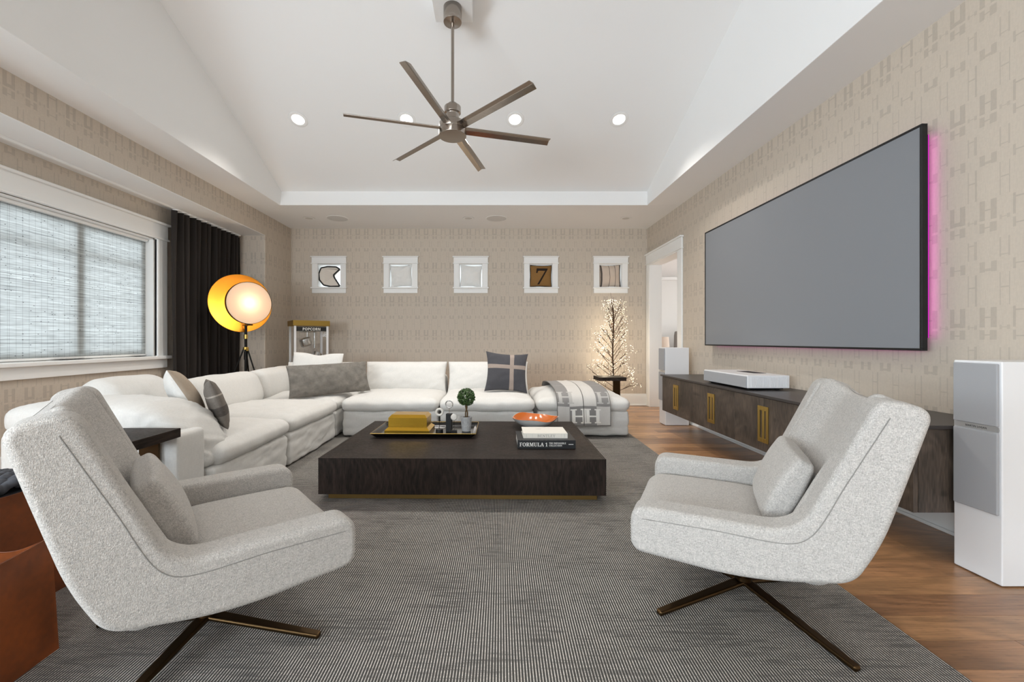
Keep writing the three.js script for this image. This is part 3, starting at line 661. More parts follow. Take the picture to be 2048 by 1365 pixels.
{
  const t = thing('sofa_module', 'white slipcovered sofa end piece with a slouchy padded arm', 'sofa', [-2.155, RUGY, -2.80]);
  part('base', at(puff(1.12, SB - 0.012, 0.86, { ...baseOpt, seed: 81 }), 0.005, SB / 2 + 0.004, -0.01), M.sofa, t);
  part('seat_cushion', at(seat(1.0, 0.83, 83), 0.085, (ST + SB) / 2, -0.035), M.sofa, t);
  part('back_frame', at(puff(0.17, 0.54, 0.86, { r: 0.05, top: 0.01, wr: 0.005, seed: 85 }), -0.43, 0.28, -0.01), M.sofa, t);
  part('arm_frame', at(puff(0.91, 0.50, 0.215, { r: 0.02, top: 0.004, side: 0.002, front: 0.003, wr: 0.004, seed: 87, n: 34, ny: 20 }), 0.08, 0.262, 0.5475), M.sofa, t);
  // arm cushion: a long soft roll that slumps over the front of the arm
  const path = new THREE.CatmullRomCurve3([[-0.40, 0.572, 0.455], [-0.22, 0.590, 0.455], [0.0, 0.597, 0.45], [0.2, 0.590, 0.44], [0.335, 0.55, 0.415], [0.42, 0.465, 0.375], [0.46, 0.36, 0.335], [0.47, 0.26, 0.315]].map(p => new THREE.Vector3(...p)));
  const g = sheetRoll(path);
  part('arm_cushion', g, M.sofa, t);
  const b = leanBack(0.56, 0.42, 0.2, 91, -0.5, { r: 0.095, wr: 0.006 }); b.rotateY(PI / 2); part('back_cushion', at(b, -0.25, 0.555, 0.0), M.sofa, t);
}
function sheetRoll(path) {
  const n = 90, m = 36, P = [], I = [];
  for (let j = 0; j <= n; j++) {
    const s = j / n, c = path.getPoint(s), tn = path.getTangent(s), side = new THREE.Vector3(0, 0, 1), up = side.clone().cross(tn).normalize();
    const cap = sqrt(clamp(1 - pow(abs(2 * s - 1), 14))), wd = mixv(0.215, 0.15, smooth(0.5, 0.8, s)) * (0.55 + 0.45 * cap), ht = 0.082 * (0.3 + 0.7 * cap);
    for (let i = 0; i <= m; i++) {
      const a = i / m * 2 * PI, ca = cos(a), sa = sin(a), ex = 0.62;
      let x = sign(ca) * pow(abs(ca), ex) * wd, y = sign(sa) * pow(abs(sa), ex) * ht;
      const wr = 0.012 * N(s * 9 + 3, cos(a) * 1.2, sin(a) + 2.2) + 0.024 * N(s * 26 + cos(a) * 2.5, sin(a) * 1.4, 5.1) * (0.45 + 0.7 * smooth(0.4, 0.9, s));
      const q = c.clone().addScaledVector(side, x * (1 + wr * 3)).addScaledVector(up, y * (1 + wr * 9));
      P.push(q.x, q.y, q.z);
    }
  }
  for (let j = 0; j < n; j++) for (let i = 0; i < m; i++) { const a = j * (m + 1) + i, b = a + m + 1; I.push(a, b, a + 1, a + 1, b, b + 1); }
  for (const [row, f] of [[0, 1], [n, 0]]) { const k = P.length / 3, c = path.getPoint(row / n); P.push(c.x, c.y, c.z); for (let i = 0; i < m; i++) { const a = row * (m + 1) + i; f ? I.push(k, a, a + 1) : I.push(k, a + 1, a); } }
  let g = new THREE.BufferGeometry(); g.setAttribute('position', new THREE.Float32BufferAttribute(P, 3)); g.setIndex(I);
  g = mergeVertices(g, 1e-4); g.computeVertexNormals();
  // make sure normals point outward
  const p = g.attributes.position, nn = g.attributes.normal, mid = path.getPoint(0.3); let best = 0, bi = 0;
  for (let i = 0; i < p.count; i++) if (abs(p.getX(i) - mid.x) < 0.02 && p.getY(i) > best) { best = p.getY(i); bi = i; }
  if (nn.getY(bi) < 0) { const ix = g.index; for (let i = 0; i < ix.count; i += 3) { const a = ix.getX(i); ix.setX(i, ix.getX(i + 1)); ix.setX(i + 1, a); } g.computeVertexNormals(); }
  return uvm(g);
}
// throw pillows on the sofa
function toss(label, geo, mat, [x, y, z], rx, ry, rz = 0) {
  const o = solo('throw_pillow', geo, mat, label, 'pillow', [x, y, z]);
  o.rotation.order = 'YXZ'; o.rotation.set(rx, ry, rz);
  return o;
}
const crossMap = canvasTex(512, 512, (c, w, h) => {
  c.fillStyle = '#4b4a4e'; c.fillRect(0, 0, w, h);
  for (let i = 0; i < 9000; i++) { c.fillStyle = rnd() > 0.5 ? 'rgba(120,120,124,0.10)' : 'rgba(20,20,24,0.12)'; c.fillRect(rnd() * w, rnd() * h, 1 + rnd() * 5, 1 + rnd() * 2); }
  c.fillStyle = '#a3948a'; c.fillRect(w * 0.56, 0, w * 0.105, h); c.fillRect(0, h * 0.33, w, h * 0.105);
  for (let i = 0; i < 1500; i++) { c.fillStyle = 'rgba(70,64,60,0.16)'; c.fillRect(w * 0.56 + rnd() * w * 0.1, rnd() * h, 3, 1); c.fillRect(rnd() * w, h * 0.33 + rnd() * h * 0.1, 3, 1); }
});
toss('charcoal wool square pillow with a taupe cross stripe', pillow(0.48, 0.455, 0.16, { pinch: 0.12, seed: 3, wr: 0.008 }), std({ map: crossMap, roughness: 1 }), [0.165, 0.655, -4.66], -0.28, 0.1, -0.07);
toss('long mottled grey velvet lumbar pillow lying in the corner of the sofa', pillow(0.84, 0.345, 0.17, { pinch: 0.045, seed: 9, metres: true, wr: 0.016 }), M.velvetGrey, [-1.74, 0.597, -4.49], -0.34, 0.62, 0.03);
toss('white pillow with a dented top behind the grey velvet lumbar pillow', pillow(0.56, 0.38, 0.13, { pinch: 0.03, seed: 14, karate: 0.03, metres: true }), M.sofa, [-2.04, 0.685, -4.88], -0.36, 0.2, -0.04);
const greige = phy({ map: linenMap, color: 0xc3b3a2, bumpMap: linenBump, bumpScale: 0.0006, roughness: 0.95 });
{
  const t = thing('throw_pillow', 'beige front and white back pillow leaning on the sofa arm', 'pillow', [-2.03, 0.645, -2.76]);
  t.rotation.order = 'YXZ'; t.rotation.set(0.5, -50 * D, 0.1);
  const g = pillow(0.40, 0.38, 0.15, { pinch: 0.05, seed: 22, metres: true }), p = g.attributes.position, a = [], b = [], half = p.count / 2;
  const cut = (s, e) => { const q = new THREE.BufferGeometry(); for (const k of ['position', 'normal', 'uv']) { const at0 = g.attributes[k]; q.setAttribute(k, new THREE.BufferAttribute(at0.array.slice(s * at0.itemSize, e * at0.itemSize), at0.itemSize)); } return q; };
  part('front_face', cut(half, p.count), greige, t, 'beige linen face'); part('back_face', cut(0, half), M.sofa, t, 'white linen face');
}
const plaidMap = canvasTex(256, 256, (c, w, h) => {
  c.fillStyle = '#6d665f'; c.fillRect(0, 0, w, h); c.fillStyle = '#4d4742'; c.fillRect(w * 0.3, 0, 46, h); c.fillRect(0, h * 0.55, w, 46); c.fillStyle = '#a29a90'; c.fillRect(w * 0.64, 0, 8, h); c.fillRect(0, h * 0.3, w, 8);
  for (let i = 0; i < 5000; i++) { c.fillStyle = rnd() > 0.5 ? 'rgba(200,195,188,0.12)' : 'rgba(15,12,10,0.14)'; c.fillRect(rnd() * w, rnd() * h, 1 + rnd() * 3, 1); }
});
toss('grey brown plaid wool pillow tucked beside the beige pillow', pillow(0.37, 0.32, 0.10, { pinch: 0.06, seed: 31 }), std({ map: plaidMap, roughness: 1 }), [-1.78, 0.605, -2.70], 0.30, -52 * D, 0.05);
// throw over the ottoman
{
  const map = canvasTex(512, 1536, (c, w, h) => {
    const lt = '#cfcbc6', dk = '#8d8a88', md = '#b3aeaa';
    c.fillStyle = lt; c.fillRect(0, 0, w, h);
    const H = (x, y, s, col) => { c.fillStyle = col; const u = s / 10; c.fillRect(x, y, 2.0 * u, s); c.fillRect(x + 6 * u, y, 2.0 * u, s); c.fillRect(x, y + s * 0.46, 8 * u, u * 1.1); for (const k of [-0.9, 5.1]) for (const e of [0, s - u * 0.9]) c.fillRect(x + k * u, y + e, 3.8 * u, u * 0.9); };
    const cell = [0, 0.235, 0.47, 0.5, 0.735, 1].map(t => t * w), rows = [0, 300, 620, 880, 1130, 1330, h];
    // columns: dark, light | light, dark down to the hanging end, where the two swap
    const paint = (x0, x1, y0, y1, col) => { c.fillStyle = col; c.fillRect(x0, y0, x1 - x0, y1 - y0); };
    paint(cell[0], cell[1], 0, 1310, dk); paint(cell[4], cell[5], 0, 1310, dk);
    paint(cell[1], cell[2] + 10, 1310, h, dk); paint(cell[3], cell[4], 1310, h, dk);
    c.fillStyle = md; c.fillRect(0, 876, w, 5); c.fillRect(0, 420, w, 5);
    H(22, 1120, 160, '#b9b6b2'); H(cell[4] + 22, 1120, 160, '#b9b6b2');
    H(cell[1] + 22, 1340, 160, '#efece6'); H(cell[3] + 18, 1340, 160, '#efece6');
    c.fillStyle = '#57544f'; c.fillRect(cell[2] + 8, 0, 7, h); c.fillStyle = '#77736f'; c.fillRect(0, h - 14, w, 14); c.fillRect(w - 6, 0, 6, h); c.fillRect(0, 0, 5, h);
    for (let i = 0; i < 26000; i++) { c.fillStyle = rnd() > 0.5 ? 'rgba(255,255,255,0.07)' : 'rgba(30,28,26,0.07)'; c.fillRect(rnd() * w, rnd() * h, 2, 1 + rnd() * 2); }
  });
  const prof = new THREE.CatmullRomCurve3([[-0.51, 0.40], [-0.44, 0.452], [-0.3, 0.478], [0, 0.492], [0.3, 0.478], [0.46, 0.448], [0.545, 0.395], [0.572, 0.33], [0.572, 0.24], [0.566, 0.10]].map(([z, y]) => new THREE.Vector3(0, y, z)), false, 'centripetal');
  const g = sheet((u, v) => {
    const q = prof.getPointAt(v), w = mixv(-0.27, 0.275, u), hang = smooth(0.72, 1, v);
    const side = smooth(0.33, 0.5, abs(w)) * 0, drape = 0.006 * N(w * 9, v * 6, 1.5) + hang * (0.012 * sin(w * 17 + 1) + 0.006 * N(w * 20, v * 9, 3)) + (abs(u - 0.5) < 0.03 ? 0.004 : 0);
    return [w + 0.03 * (v - 0.6), q.y + 0.024 - 0.03 * w * w * (1 - hang) + (1 - hang) * drape, q.z + 0.022 + hang * (drape + 0.012)];
  }, 44, 90, 0.006, (u, v) => [u, 1 - v]);
  const o = solo('throw_blanket', g, std({ map, roughness: 1 }), 'grey and cream wool throw with letter H squares draped over the ottoman', 'blanket', [0.925, RUGY, -4.84]);
}
// C-shaped side tables
function cTable(label, x0, x1, z0, z1, y, legX0, legX1, legZ) {
  const cx = (x0 + x1) / 2, cz = (z0 + z1) / 2, t = thing('side_table', label, 'side table', [cx, 0, cz]);
  part('table_top', uvm(bx(x0 - cx, x1 - cx, y - 0.046, y, z0 - cz, z1 - cz, 0.002), 1, 0.2, 0.4), M.darkWood, t);
  part('leg_plate', bx(legX0 - cx, legX1 - cx, 0.024, y - 0.0462, legZ - cz, legZ - cz + 0.014, 0.002), M.bronze, t);
  part('foot_plate', bx(x0 - cx, x1 - cx, 0.0125, 0.0238, z0 - cz, z1 - cz, 0.002), M.bronze, t);
}
cTable('dark wood C-shaped side table beside the sofa arm', -1.885, -1.592, -2.138, -1.845, 0.563, -1.79, -1.69, -2.13);
cTable('dark wood C-shaped side table behind the ottoman in front of the twig tree', 1.395, 1.755, -5.74, -5.435, 0.527, 1.625, 1.72, -5.60);
// ------------------------------------------------------------------ swivel lounge chairs
function flatCaps(g) {                                       // flat outer faces, smooth rolled edges
  const p = g.attributes.position, n = g.attributes.normal; let lo = 1e9, hi = -1e9;
  for (let i = 0; i < p.count; i++) { lo = min(lo, p.getX(i)); hi = max(hi, p.getX(i)); }
  for (let i = 0; i < p.count; i++) { if (p.getX(i) < lo + 1e-4) n.setXYZ(i, -1, 0, 0); else if (p.getX(i) > hi - 1e-4) n.setXYZ(i, 1, 0, 0); }
}
function makeChair(label, pos, turn) {
  const t = thing('lounge_chair', label, 'chair', pos, turn);
  const F = 0.36, pt = (q, y, r) => [F - q, y, r];
  const prof = roundShape([pt(0.0, 0.272, 0.045), pt(0.0, 0.43, 0.06), pt(0.475, 0.432, 0.08), pt(0.656, 0.842, 0.045), pt(0.772, 0.817, 0.045), pt(0.728, 0.655, 0.08), pt(0.668, 0.44, 0.08), pt(0.606, 0.312, 0.045), pt(0.35, 0.256, 0.12)]);
  for (const s of [-1, 1]) {
    const bev = 0.02, g0 = new THREE.ExtrudeGeometry(prof, { depth: 0.115 - 2 * bev, bevelEnabled: true, bevelThickness: bev, bevelSize: bev, bevelOffset: -bev, bevelSegments: 6, curveSegments: 10 });
    g0.rotateY(-PI / 2);                                     // profile x becomes z, depth becomes -x
    let g = g0.clone(); g.deleteAttribute('uv'); g.deleteAttribute('normal'); g = mergeVertices(g, 1e-4); g.computeVertexNormals(); flatCaps(g);
    g.translate(s > 0 ? 0.405 - bev : -0.405 + 0.115 - bev, 0, 0);
    const m = part('side_panel', uvm(g), M.tweed, t);
    // stitched welt along the outer edge of the arm and wing
    const X = s * 0.4049, welt = tube([[X, 0.39, F - 0.04], [X, 0.396, F - 0.25], [X, 0.40, F - 0.46], [X, 0.43, F - 0.505], [X, 0.60, F - 0.588], [X, 0.79, F - 0.678]], 0.0015, 60, 6);
    part('welt', welt, M.tweed, m);
  }
  // seat with a waterfall front
  const seatG = puff(0.60, 0.115, 0.60, { r: 0.07, top: 0.02, side: 0, front: 0.01, wr: 0.002, n: 26, ny: 12, fn: (q, u, v, w) => { q[1] -= 0.02 * smooth(0.2, 1, -w); if (w > 0) q[2] -= 0.018 * (v < 0 ? -v : 0); } });
  seatG.translate(0, 0.298, F - 0.285);
  part('seat', seatG, M.tweed, t);
  part('under_frame', bx(-0.3, 0.3, 0.255, 0.28, F - 0.56, F - 0.06, 0.01), M.tweed, t);
  // back with a shallow trough between the wings
  const dip = x => 0.058 * (1 - smooth(0.13, 0.30, abs(x)));
  const backG = puff(0.62, 0.53, 0.11, { r: 0.03, top: 0, side: 0, front: 0, wr: 0.0015, n: 34, ny: 22, fn: (q, u, v, w) => { const k = dip(q[0]); q[2] -= k * (w > -0.2 ? 1 : 0.25); q[1] -= 0.35 * k * smooth(0.5, 1, v); } });
  backG.rotateX(-25.7 * D); backG.translate(0, 0.59, F - 0.605);
  part('backrest', backG, M.tweed, t);
  // crossed bronze base
  part('hub', join([cyl(0.021, 0.021, 0.2, 0, 0.062, 0), cyl(0.03, 0.03, 0.028, 0, 0.052, 0)]), M.bronze, t);
  part('mounting_plate', bx(-0.11, 0.11, 0.252, 0.2615, -0.11, 0.11, 0.002), M.blackMetal, t);
  for (let k = 0; k < 4; k++) {
    const g = new RoundedBoxGeometry(0.046, 0.016, 0.40, 4, 0.0075), p = g.attributes.position;
    for (let i = 0; i < p.count; i++) { const z = p.getZ(i) + 0.2, e = clamp((z - 0.355) / 0.045); p.setX(i, p.getX(i) * sqrt(1 - 0.9 * e * e)); p.setY(i, p.getY(i) + mixv(0.062, 0.009, pow(clamp(z / 0.4), 0.9))); p.setZ(i, z); }
    g.computeVertexNormals(); g.rotateY(PI / 4 + k * PI / 2);
    part('leg', keep(g), M.bronze, t);
  }
  return t;
}
makeChair('pale grey tweed swivel lounge chair in front of the media console', [0.985, RUGY, -1.635], -117.8 * D);
makeChair('pale grey tweed swivel lounge chair beside the leather bins', [-0.975, RUGY, -1.43], 131 * D);
function chairPillow(label, pos, turn, seed) {
  const g = puff(0.41, 0.245, 0.075, { r: 0.02, top: 0, side: 0, front: 0, wr: 0.003, seed, n: 26, ny: 18, fn: (q, u, v, w) => { q[2] += w * (0.016 * (1 - u * u) * (1 - v * v) - 0.010 * u * u * v * v); } });
  g.rotateX(-25 * D);
  const o = solo('lumbar_pillow', g, M.tweed, label, 'pillow', pos, turn);
}
{
  const put = (p, r, z, y) => [p[0] + z * sin(r), RUGY + y, p[1] + z * cos(r)];
  chairPillow('small tweed lumbar pillow on the chair near the media console', put([0.985, -1.635], -117.8 * D, -0.118, 0.485), -117.8 * D, 4);
  chairPillow('small tweed lumbar pillow on the chair near the leather bins', put([-0.975, -1.43], 131 * D, -0.118, 0.485), 131 * D, 9);
}
// leather bins behind the left chair
function leatherBin(label, pos, turn, w, d, h, dipIn) {
  const t = thing('leather_bin', label, 'bin', pos, turn);
  const wall = (ax, az, bx_, bz, dip, name) => {
    const g = sheet((u, v) => { const top = h - dip * sin(u * PI), y = v * top, fl = 1 - 0.06 * v; return [mixv(ax, bx_, u) * fl, y, mixv(az, bz, u) * fl]; }, 24, 10, 0.006, (u, v) => [u * hypot(ax - bx_, az - bz), v * h]);
    part(name, g, M.leather, t);
  };
  wall(w / 2, d / 2, w / 2, -d / 2, dipIn * 0.3, 'side_panel'); wall(-w / 2, -d / 2, -w / 2, d / 2, dipIn * 0.3, 'side_panel');
  wall(-w / 2, d / 2, w / 2, d / 2, dipIn, 'end_panel'); wall(w / 2, -d / 2, -w / 2, -d / 2, dipIn, 'end_panel');
  part('bottom', bx(-w / 2 + 0.004, w / 2 - 0.004, 0.002, 0.01, -d / 2 + 0.004, d / 2 - 0.004), M.leather, t);
}
leatherBin('cognac leather open bin with a scooped rim, the shorter one', [-1.56, RUGY, -1.12], 0.03, 0.32, 0.46, 0.37, 0.05);
leatherBin('cognac leather open bin holding the dark knit throw', [-1.90, RUGY, -1.575], 0.03, 0.34, 0.46, 0.45, 0.04);
{
  const strands = [];
  for (let k = 0; k < 9; k++) { const x = -0.12 + k * 0.03, pts = []; for (let j = 0; j <= 16; j++) { const z = -0.18 + j * 0.0225; pts.push([x + 0.008 * sin(j * 2.1 + k), 0.02 + 0.028 * sin(j / 16 * PI) + 0.01 * sin(j * 2.1 + k * 1.7), z]); } strands.push(tube(pts, 0.017, 60, 8)); }
  strands.push(bx(-0.13, 0.13, -0.2, 0.01, -0.17, 0.17, 0.04));
  solo('knit_throw', join(strands), std({ color: 0x4a4b50, roughness: 1 }), 'chunky dark grey knit throw stuffed into a leather bin', 'blanket', [-1.90, 0.43, -1.575], 0.03);
}

// ------------------------------------------------------------------ media wall on the right
{
  const X0 = 1.92, X1 = XR - 0.001, Z0 = -4.70, Z1 = -1.90, Y0 = 0.227, Y1 = 0.608;
  const t = thing('media_console', 'long wall hung dark wood media console with brass ring pulls', 'console', [X1, 0, 0]);
  const q = x => x - X1;
  part('carcass', uvm(bx(q(X0 + 0.022), 0, Y0, Y1 - 0.0005, Z0, Z1, 0), 1, 0, 0, true), M.walnut, t);
  part('countertop', bx(q(X0 - 0.012), 0, Y1, 0.626, Z0 - 0.03, Z1 + 0.012, 0.002), M.counter, t, 'smooth near black top');
  const n = 8, dw = (Z1 - Z0) / n;
  for (let k = 0; k < n; k++) {
    const za = Z0 + k * dw, d = part('door', uvm(bx(q(X0), q(X0 + 0.0215), Y0 - 0.001, Y1 - 0.004, za + 0.0015, za + dw - 0.0015, 0.0015), 1, k * 0.29, k * 0.17, true), M.walnut, t);
    // half of a brass ring pull: outer rail, short ends, inner grip
    const e = k % 2 ? za : za + dw, s = k % 2 ? 1 : -1, y0 = 0.289, y1 = 0.545, xo = q(X0 - 0.008), xi = q(X0 - 0.0002);
    const B = (z0, z1, ya, yb, xa = xo) => bx(xa, xi, ya, yb, e + s * z0, e + s * z1, 0.0015);
    part('ring_pull', join([B(0.034, 0.055, y0, y1), B(0.001, 0.034, y0, y0 + 0.03), B(0.001, 0.034, y1 - 0.03, y1), B(0.001, 0.012, y0 + 0.03, y1 - 0.03, q(X0 - 0.005))]), M.brass, d, 'rectangular brass pull');
  }
}
{
  const zc = -3.53, t = thing('projector', 'white short throw projector with grey fabric grille on the console', 'projector', [2.122, 0.6265, zc]);
  const w = 0.164, l = 0.328, y0 = 0.016, y1 = 0.115;
  part('body', bx(-w + 0.004, w, y0, y1, -l, l, 0.006), M.speaker, t);
  part('front_grille', bx(-w - 0.004, -w + 0.0035, y0 + 0.002, y1 - 0.008, -l + 0.008, l - 0.008, 0.003), M.grille, t, 'grey woven speaker grille');
  for (let k = 0; k < 24; k++) part('vent_slat', bx(-w + 0.03 + k * 0.0118, -w + 0.0365 + k * 0.0118, y0 + 0.01, y1 - 0.012, l, l + 0.004, 0.001), M.speaker, t);
  part('lens_window', bx(0.02, 0.12, y1, y1 + 0.002, -0.12, 0.12, 0.0008), M.black, t);
  for (const [x, z] of [[-0.11, -0.26], [-0.11, 0.26], [0.11, -0.26], [0.11, 0.26]]) part('foot', cyl(0.02, 0.022, y0, x, 0, z), M.black, t);
  part('base_plate', bx(-w + 0.03, w - 0.03, 0.006, y0, -l + 0.03, l - 0.03, 0.003), M.black, t);
}
function tower(label, z0, z1, x0, x1) {
  const cz = (z0 + z1) / 2, t = thing('tower_speaker', label, 'speaker', [(x0 + x1) / 2, 0, cz]);
  const hw = (z1 - z0) / 2, hx = (x1 - x0) / 2, H = 0.924;
  part('cabinet', bx(-hx, hx, 0.004, H, -hw, hw, 0.005), M.speaker, t);
  const grille = (ya, yb, sag) => {
    const g = new RoundedBoxGeometry(0.012, yb - ya, (hw - 0.008) * 2, 6, 0.004), p = g.attributes.position;
    for (let i = 0; i < p.count; i++) { const z = p.getZ(i), y = p.getY(i); if (y < 0) p.setY(i, y - sag * (1 - pow(z / hw, 2))); }
    g.computeVertexNormals(); g.translate(-hx - 0.0062, (ya + yb) / 2, 0); return uvm(g);
  };
  part('upper_grille', grille(0.655, H - 0.01, 0), M.grille, t); part('lower_grille', grille(0.29, 0.628, 0.0), M.grille, t);
  const m = std({ metalness: 0.6, roughness: 0.35, map: canvasTex(512, 64, (c, w, h) => { c.fillStyle = '#c9c9c9'; c.fillRect(0, 0, w, h); c.fillStyle = '#3c3c3e'; c.font = 'bold 34px sans-serif'; c.textAlign = 'center'; c.textBaseline = 'middle'; c.fillText('MARTIN LOGAN', w / 2, h / 2, 250); }) });
  const g = new THREE.BoxGeometry(0.004, 0.022, (hw - 0.008) * 2); g.translate(-hx - 0.0021, 0.6415, 0); part('name_plate', g, m, t, 'brushed metal name strip');
  for (const [x, z] of [[-1, -1], [-1, 1], [1, -1], [1, 1]]) part('foot', cyl(0.012, 0.012, 0.004, x * (hx - 0.03), 0, z * (hw - 0.03), 16), M.black, t);
}
tower('white tower speaker with grey grilles at the console end by the lounge chair', -1.885, -1.705, 2.085, 2.39);
tower('white tower speaker with grey grilles at the console end by the doorway', -5.12, -4.94, 2.055, 2.335);
{
  const xf = 2.318, xb = 2.35, Z0 = -4.545, Z1 = -2.25, Y0 = 0.955, Y1 = 2.182;
  const t = thing('projection_screen', 'huge grey projection screen in a thin black frame with pink backlight', 'screen', [XR, 0, 0]);
  const q = x => x - XR;
  part('screen_fabric', bx(q(xf + 0.004), q(xb - 0.004), Y0 + 0.01, Y1 - 0.01, Z0 + 0.01, Z1 - 0.01), M.screen, t, 'matte grey reflective fabric');
  part('frame_rail', bx(q(xf), q(xb), Y1 - 0.013, Y1, Z0, Z1, 0.002), M.black, t); part('frame_rail', bx(q(xf), q(xb), Y0, Y0 + 0.013, Z0, Z1, 0.002), M.black, t);
  part('frame_rail', bx(q(xf), q(xb), Y0 + 0.0131, Y1 - 0.0131, Z0, Z0 + 0.013, 0.002), M.black, t); part('frame_rail', bx(q(xf), q(xb), Y0 + 0.0131, Y1 - 0.0131, Z1 - 0.013, Z1, 0.002), M.black, t);
  for (const z of [Z0 + 0.5, Z1 - 0.5]) part('wall_bracket', bx(q(xb), 0, Y0 + 0.3, Y1 - 0.3, z - 0.03, z + 0.03), M.black, t);
  const led = std({ color: 0x220011, emissive: new THREE.Color(0.5, 0.01, 0.4), emissiveIntensity: 1 }), s = 0.02;
  const strip = (y0, y1, z0, z1) => {
    part('led_channel', bx(q(xb), q(xb + 0.024), y0, y1, z0 + 0.002, z1 - 0.002), M.black, t); part('led_strip', bx(q(xb + 0.024), q(xb + 0.027), y0, y1, z0, z1), led, t, 'glowing pink LED strip');
    daylight('screen_backlight', new THREE.Color(0.85, 0.0, 0.66), 1.3, max(z1 - z0, 0.01), y1 - y0, [xb + 0.029, (y0 + y1) / 2, (z0 + z1) / 2], [xb + 1, (y0 + y1) / 2, (z0 + z1) / 2]);
  };
  strip(Y0 + 0.07, Y1 - 0.05, Z1 - s - 0.02, Z1 - s); strip(Y0 + 0.07, Y1 - 0.05, Z0 + s, Z0 + s + 0.02);
  strip(Y0 + s, Y0 + s + 0.012, Z0 + 0.08, Z1 - 0.08); strip(Y1 - s - 0.012, Y1 - s, Z0 + 0.08, Z1 - 0.08);
}

// ------------------------------------------------------------------ bay: curtain, floor lamp, popcorn machine
{
  const t = thing('curtain', 'floor length charcoal velvet curtain gathered at the end of the bay', 'curtain', [-3.44, 0, 0]);
  const z0 = -4.50, z1 = -5.68, folds = 13, yT = 2.415, yB = 0.02;
  const g = sheet((u, v) => {
    const z = mixv(z0, z1, u), y = mixv(yB, yT, v), k = u * folds * 2 * PI, low = 1 - v;
    const x = 0.045 * sin(k + 0.8 * N(u * 5, v * 1.1, 2)) * (0.75 + 0.35 * N(u * 8, v * 1.5, 7)) + 0.03 * low * N(u * 11, v * 1.4, 3.3);
    return [x, y, z + 0.018 * sin(k * 0.5 + 2 * v) + 0.03 * low * N(u * 6, v * 2, 9)];
  }, 300, 40, 0.004, (u, v) => [u * 2, v * 2]);
  part('velvet_panel', g, M.velvetDark, t);
  part('header_tape', sheet((u, v) => [0.045 * sin(u * folds * 2 * PI), mixv(yT + 0.001, yT + 0.012, v), mixv(z0, z1, u)], 200, 1, 0.006), M.trim, t, 'white header tape');
  const r = thing('curtain_track', 'white ceiling mounted curtain track above the bay window', 'curtain track', [-3.44, 2.43, 0]);
  part('rail', bx(-0.014, 0.014, 0, 0.0215, -5.70, ZF - 0.01, 0.003), M.trim, r);
}
{
  const n = new THREE.Vector3(0.76, 0.0, 0.65).normalize(), yaw = Math.atan2(n.x, n.z);
  const t = thing('floor_lamp', 'tripod floor lamp with a gold dish reflector and round linen diffuser', 'lamp', [-2.97, 0, -5.02], yaw);
  const hy = 1.452;
  const gold = phy({ color: 0xdca544, metalness: 1, roughness: 0.36 });
  const dish = lathe([[0.0, 0], [0.12, 0.006], [0.22, 0.022], [0.30, 0.046], [0.345, 0.07], [0.349, 0.068], [0.302, 0.04], [0.22, 0.015], [0.12, -0.002], [0, -0.008]], 72);
  dish.rotateX(PI / 2); dish.rotateX(-4 * D); dish.translate(-0.03, hy, -0.09);
  part('reflector_dish', dish, gold, t, 'large gold leafed dish');
  const sh = part('diffuser', (() => { const g = lathe([[0.0, 0.0], [0.245, 0.0]], 72); g.rotateX(PI / 2); g.translate(0, hy, 0.15); return g; })(), phy({ color: 0xf3dcc4, roughness: 1, transmission: 0.26, thickness: 0, specularIntensity: 0.1 }), t, 'round translucent linen face');
  part('diffuser_ring', (() => { const g = lathe([[0.245, -0.035], [0.249, -0.035], [0.249, 0.006], [0.245, 0.006], [0.245, -0.035]], 72); g.rotateX(PI / 2); g.translate(0, hy, 0.148); return g; })(), M.blackMetal, t);
  part('bulb', keep(new THREE.SphereGeometry(0.034, 24, 16).translate(0, hy, 0.055)), std({ color: 0xffffff, emissive: new THREE.Color(1, 0.76, 0.5), emissiveIntensity: 3 }), t, 'glowing warm bulb');
  part('socket', rod([0, hy, -0.085], [0, hy, 0.03], 0.02, 20), M.blackMetal, t);
  part('yoke', join([rod([0, hy, -0.085], [0, hy - 0.26, 0.035], 0.012), rod([0, hy - 0.27, 0.035], [0, hy - 0.252, 0.148], 0.008), bx(-0.035, 0.035, hy - 0.265, hy - 0.25, 0.02, 0.16, 0.003)]), M.bronze, t);
  part('pole', join([cyl(0.015, 0.015, 0.65, 0, 0.55, 0.035), cyl(0.021, 0.021, 0.1, 0, 0.78, 0.035)]), M.blackMetal, t);
  for (const [r, h, y] of [[0.022, 0.05, 1.03], [0.03, 0.03, 0.90], [0.022, 0.03, 0.60]]) part('collar', cyl(r, r, h, 0, y, 0.035), M.brass, t, 'aged brass collar');
  part('knob', rod([0, 0.90, 0.05], [0, 0.90, 0.085], 0.016, 16), M.brass, t);
  for (let k = 0; k < 3; k++) { const a = k * 2 * PI / 3 + 0.5, dx = sin(a), dz = cos(a); part('leg', rod([0.02 * dx, 0.915, 0.035 + 0.02 * dz], [0.36 * dx, 0.005, 0.035 + 0.36 * dz], 0.0085, 10), M.blackMetal, t); }
  const L = new THREE.PointLight(new THREE.Color(1, 0.78, 0.54), 0.24); L.name = 'floor_lamp_glow'; L.castShadow = true; L.shadow.radius = 1.2;
  L.position.set(-2.97 + n.x * 0.055, hy, -5.02 + n.z * 0.055); scene.add(L);
}
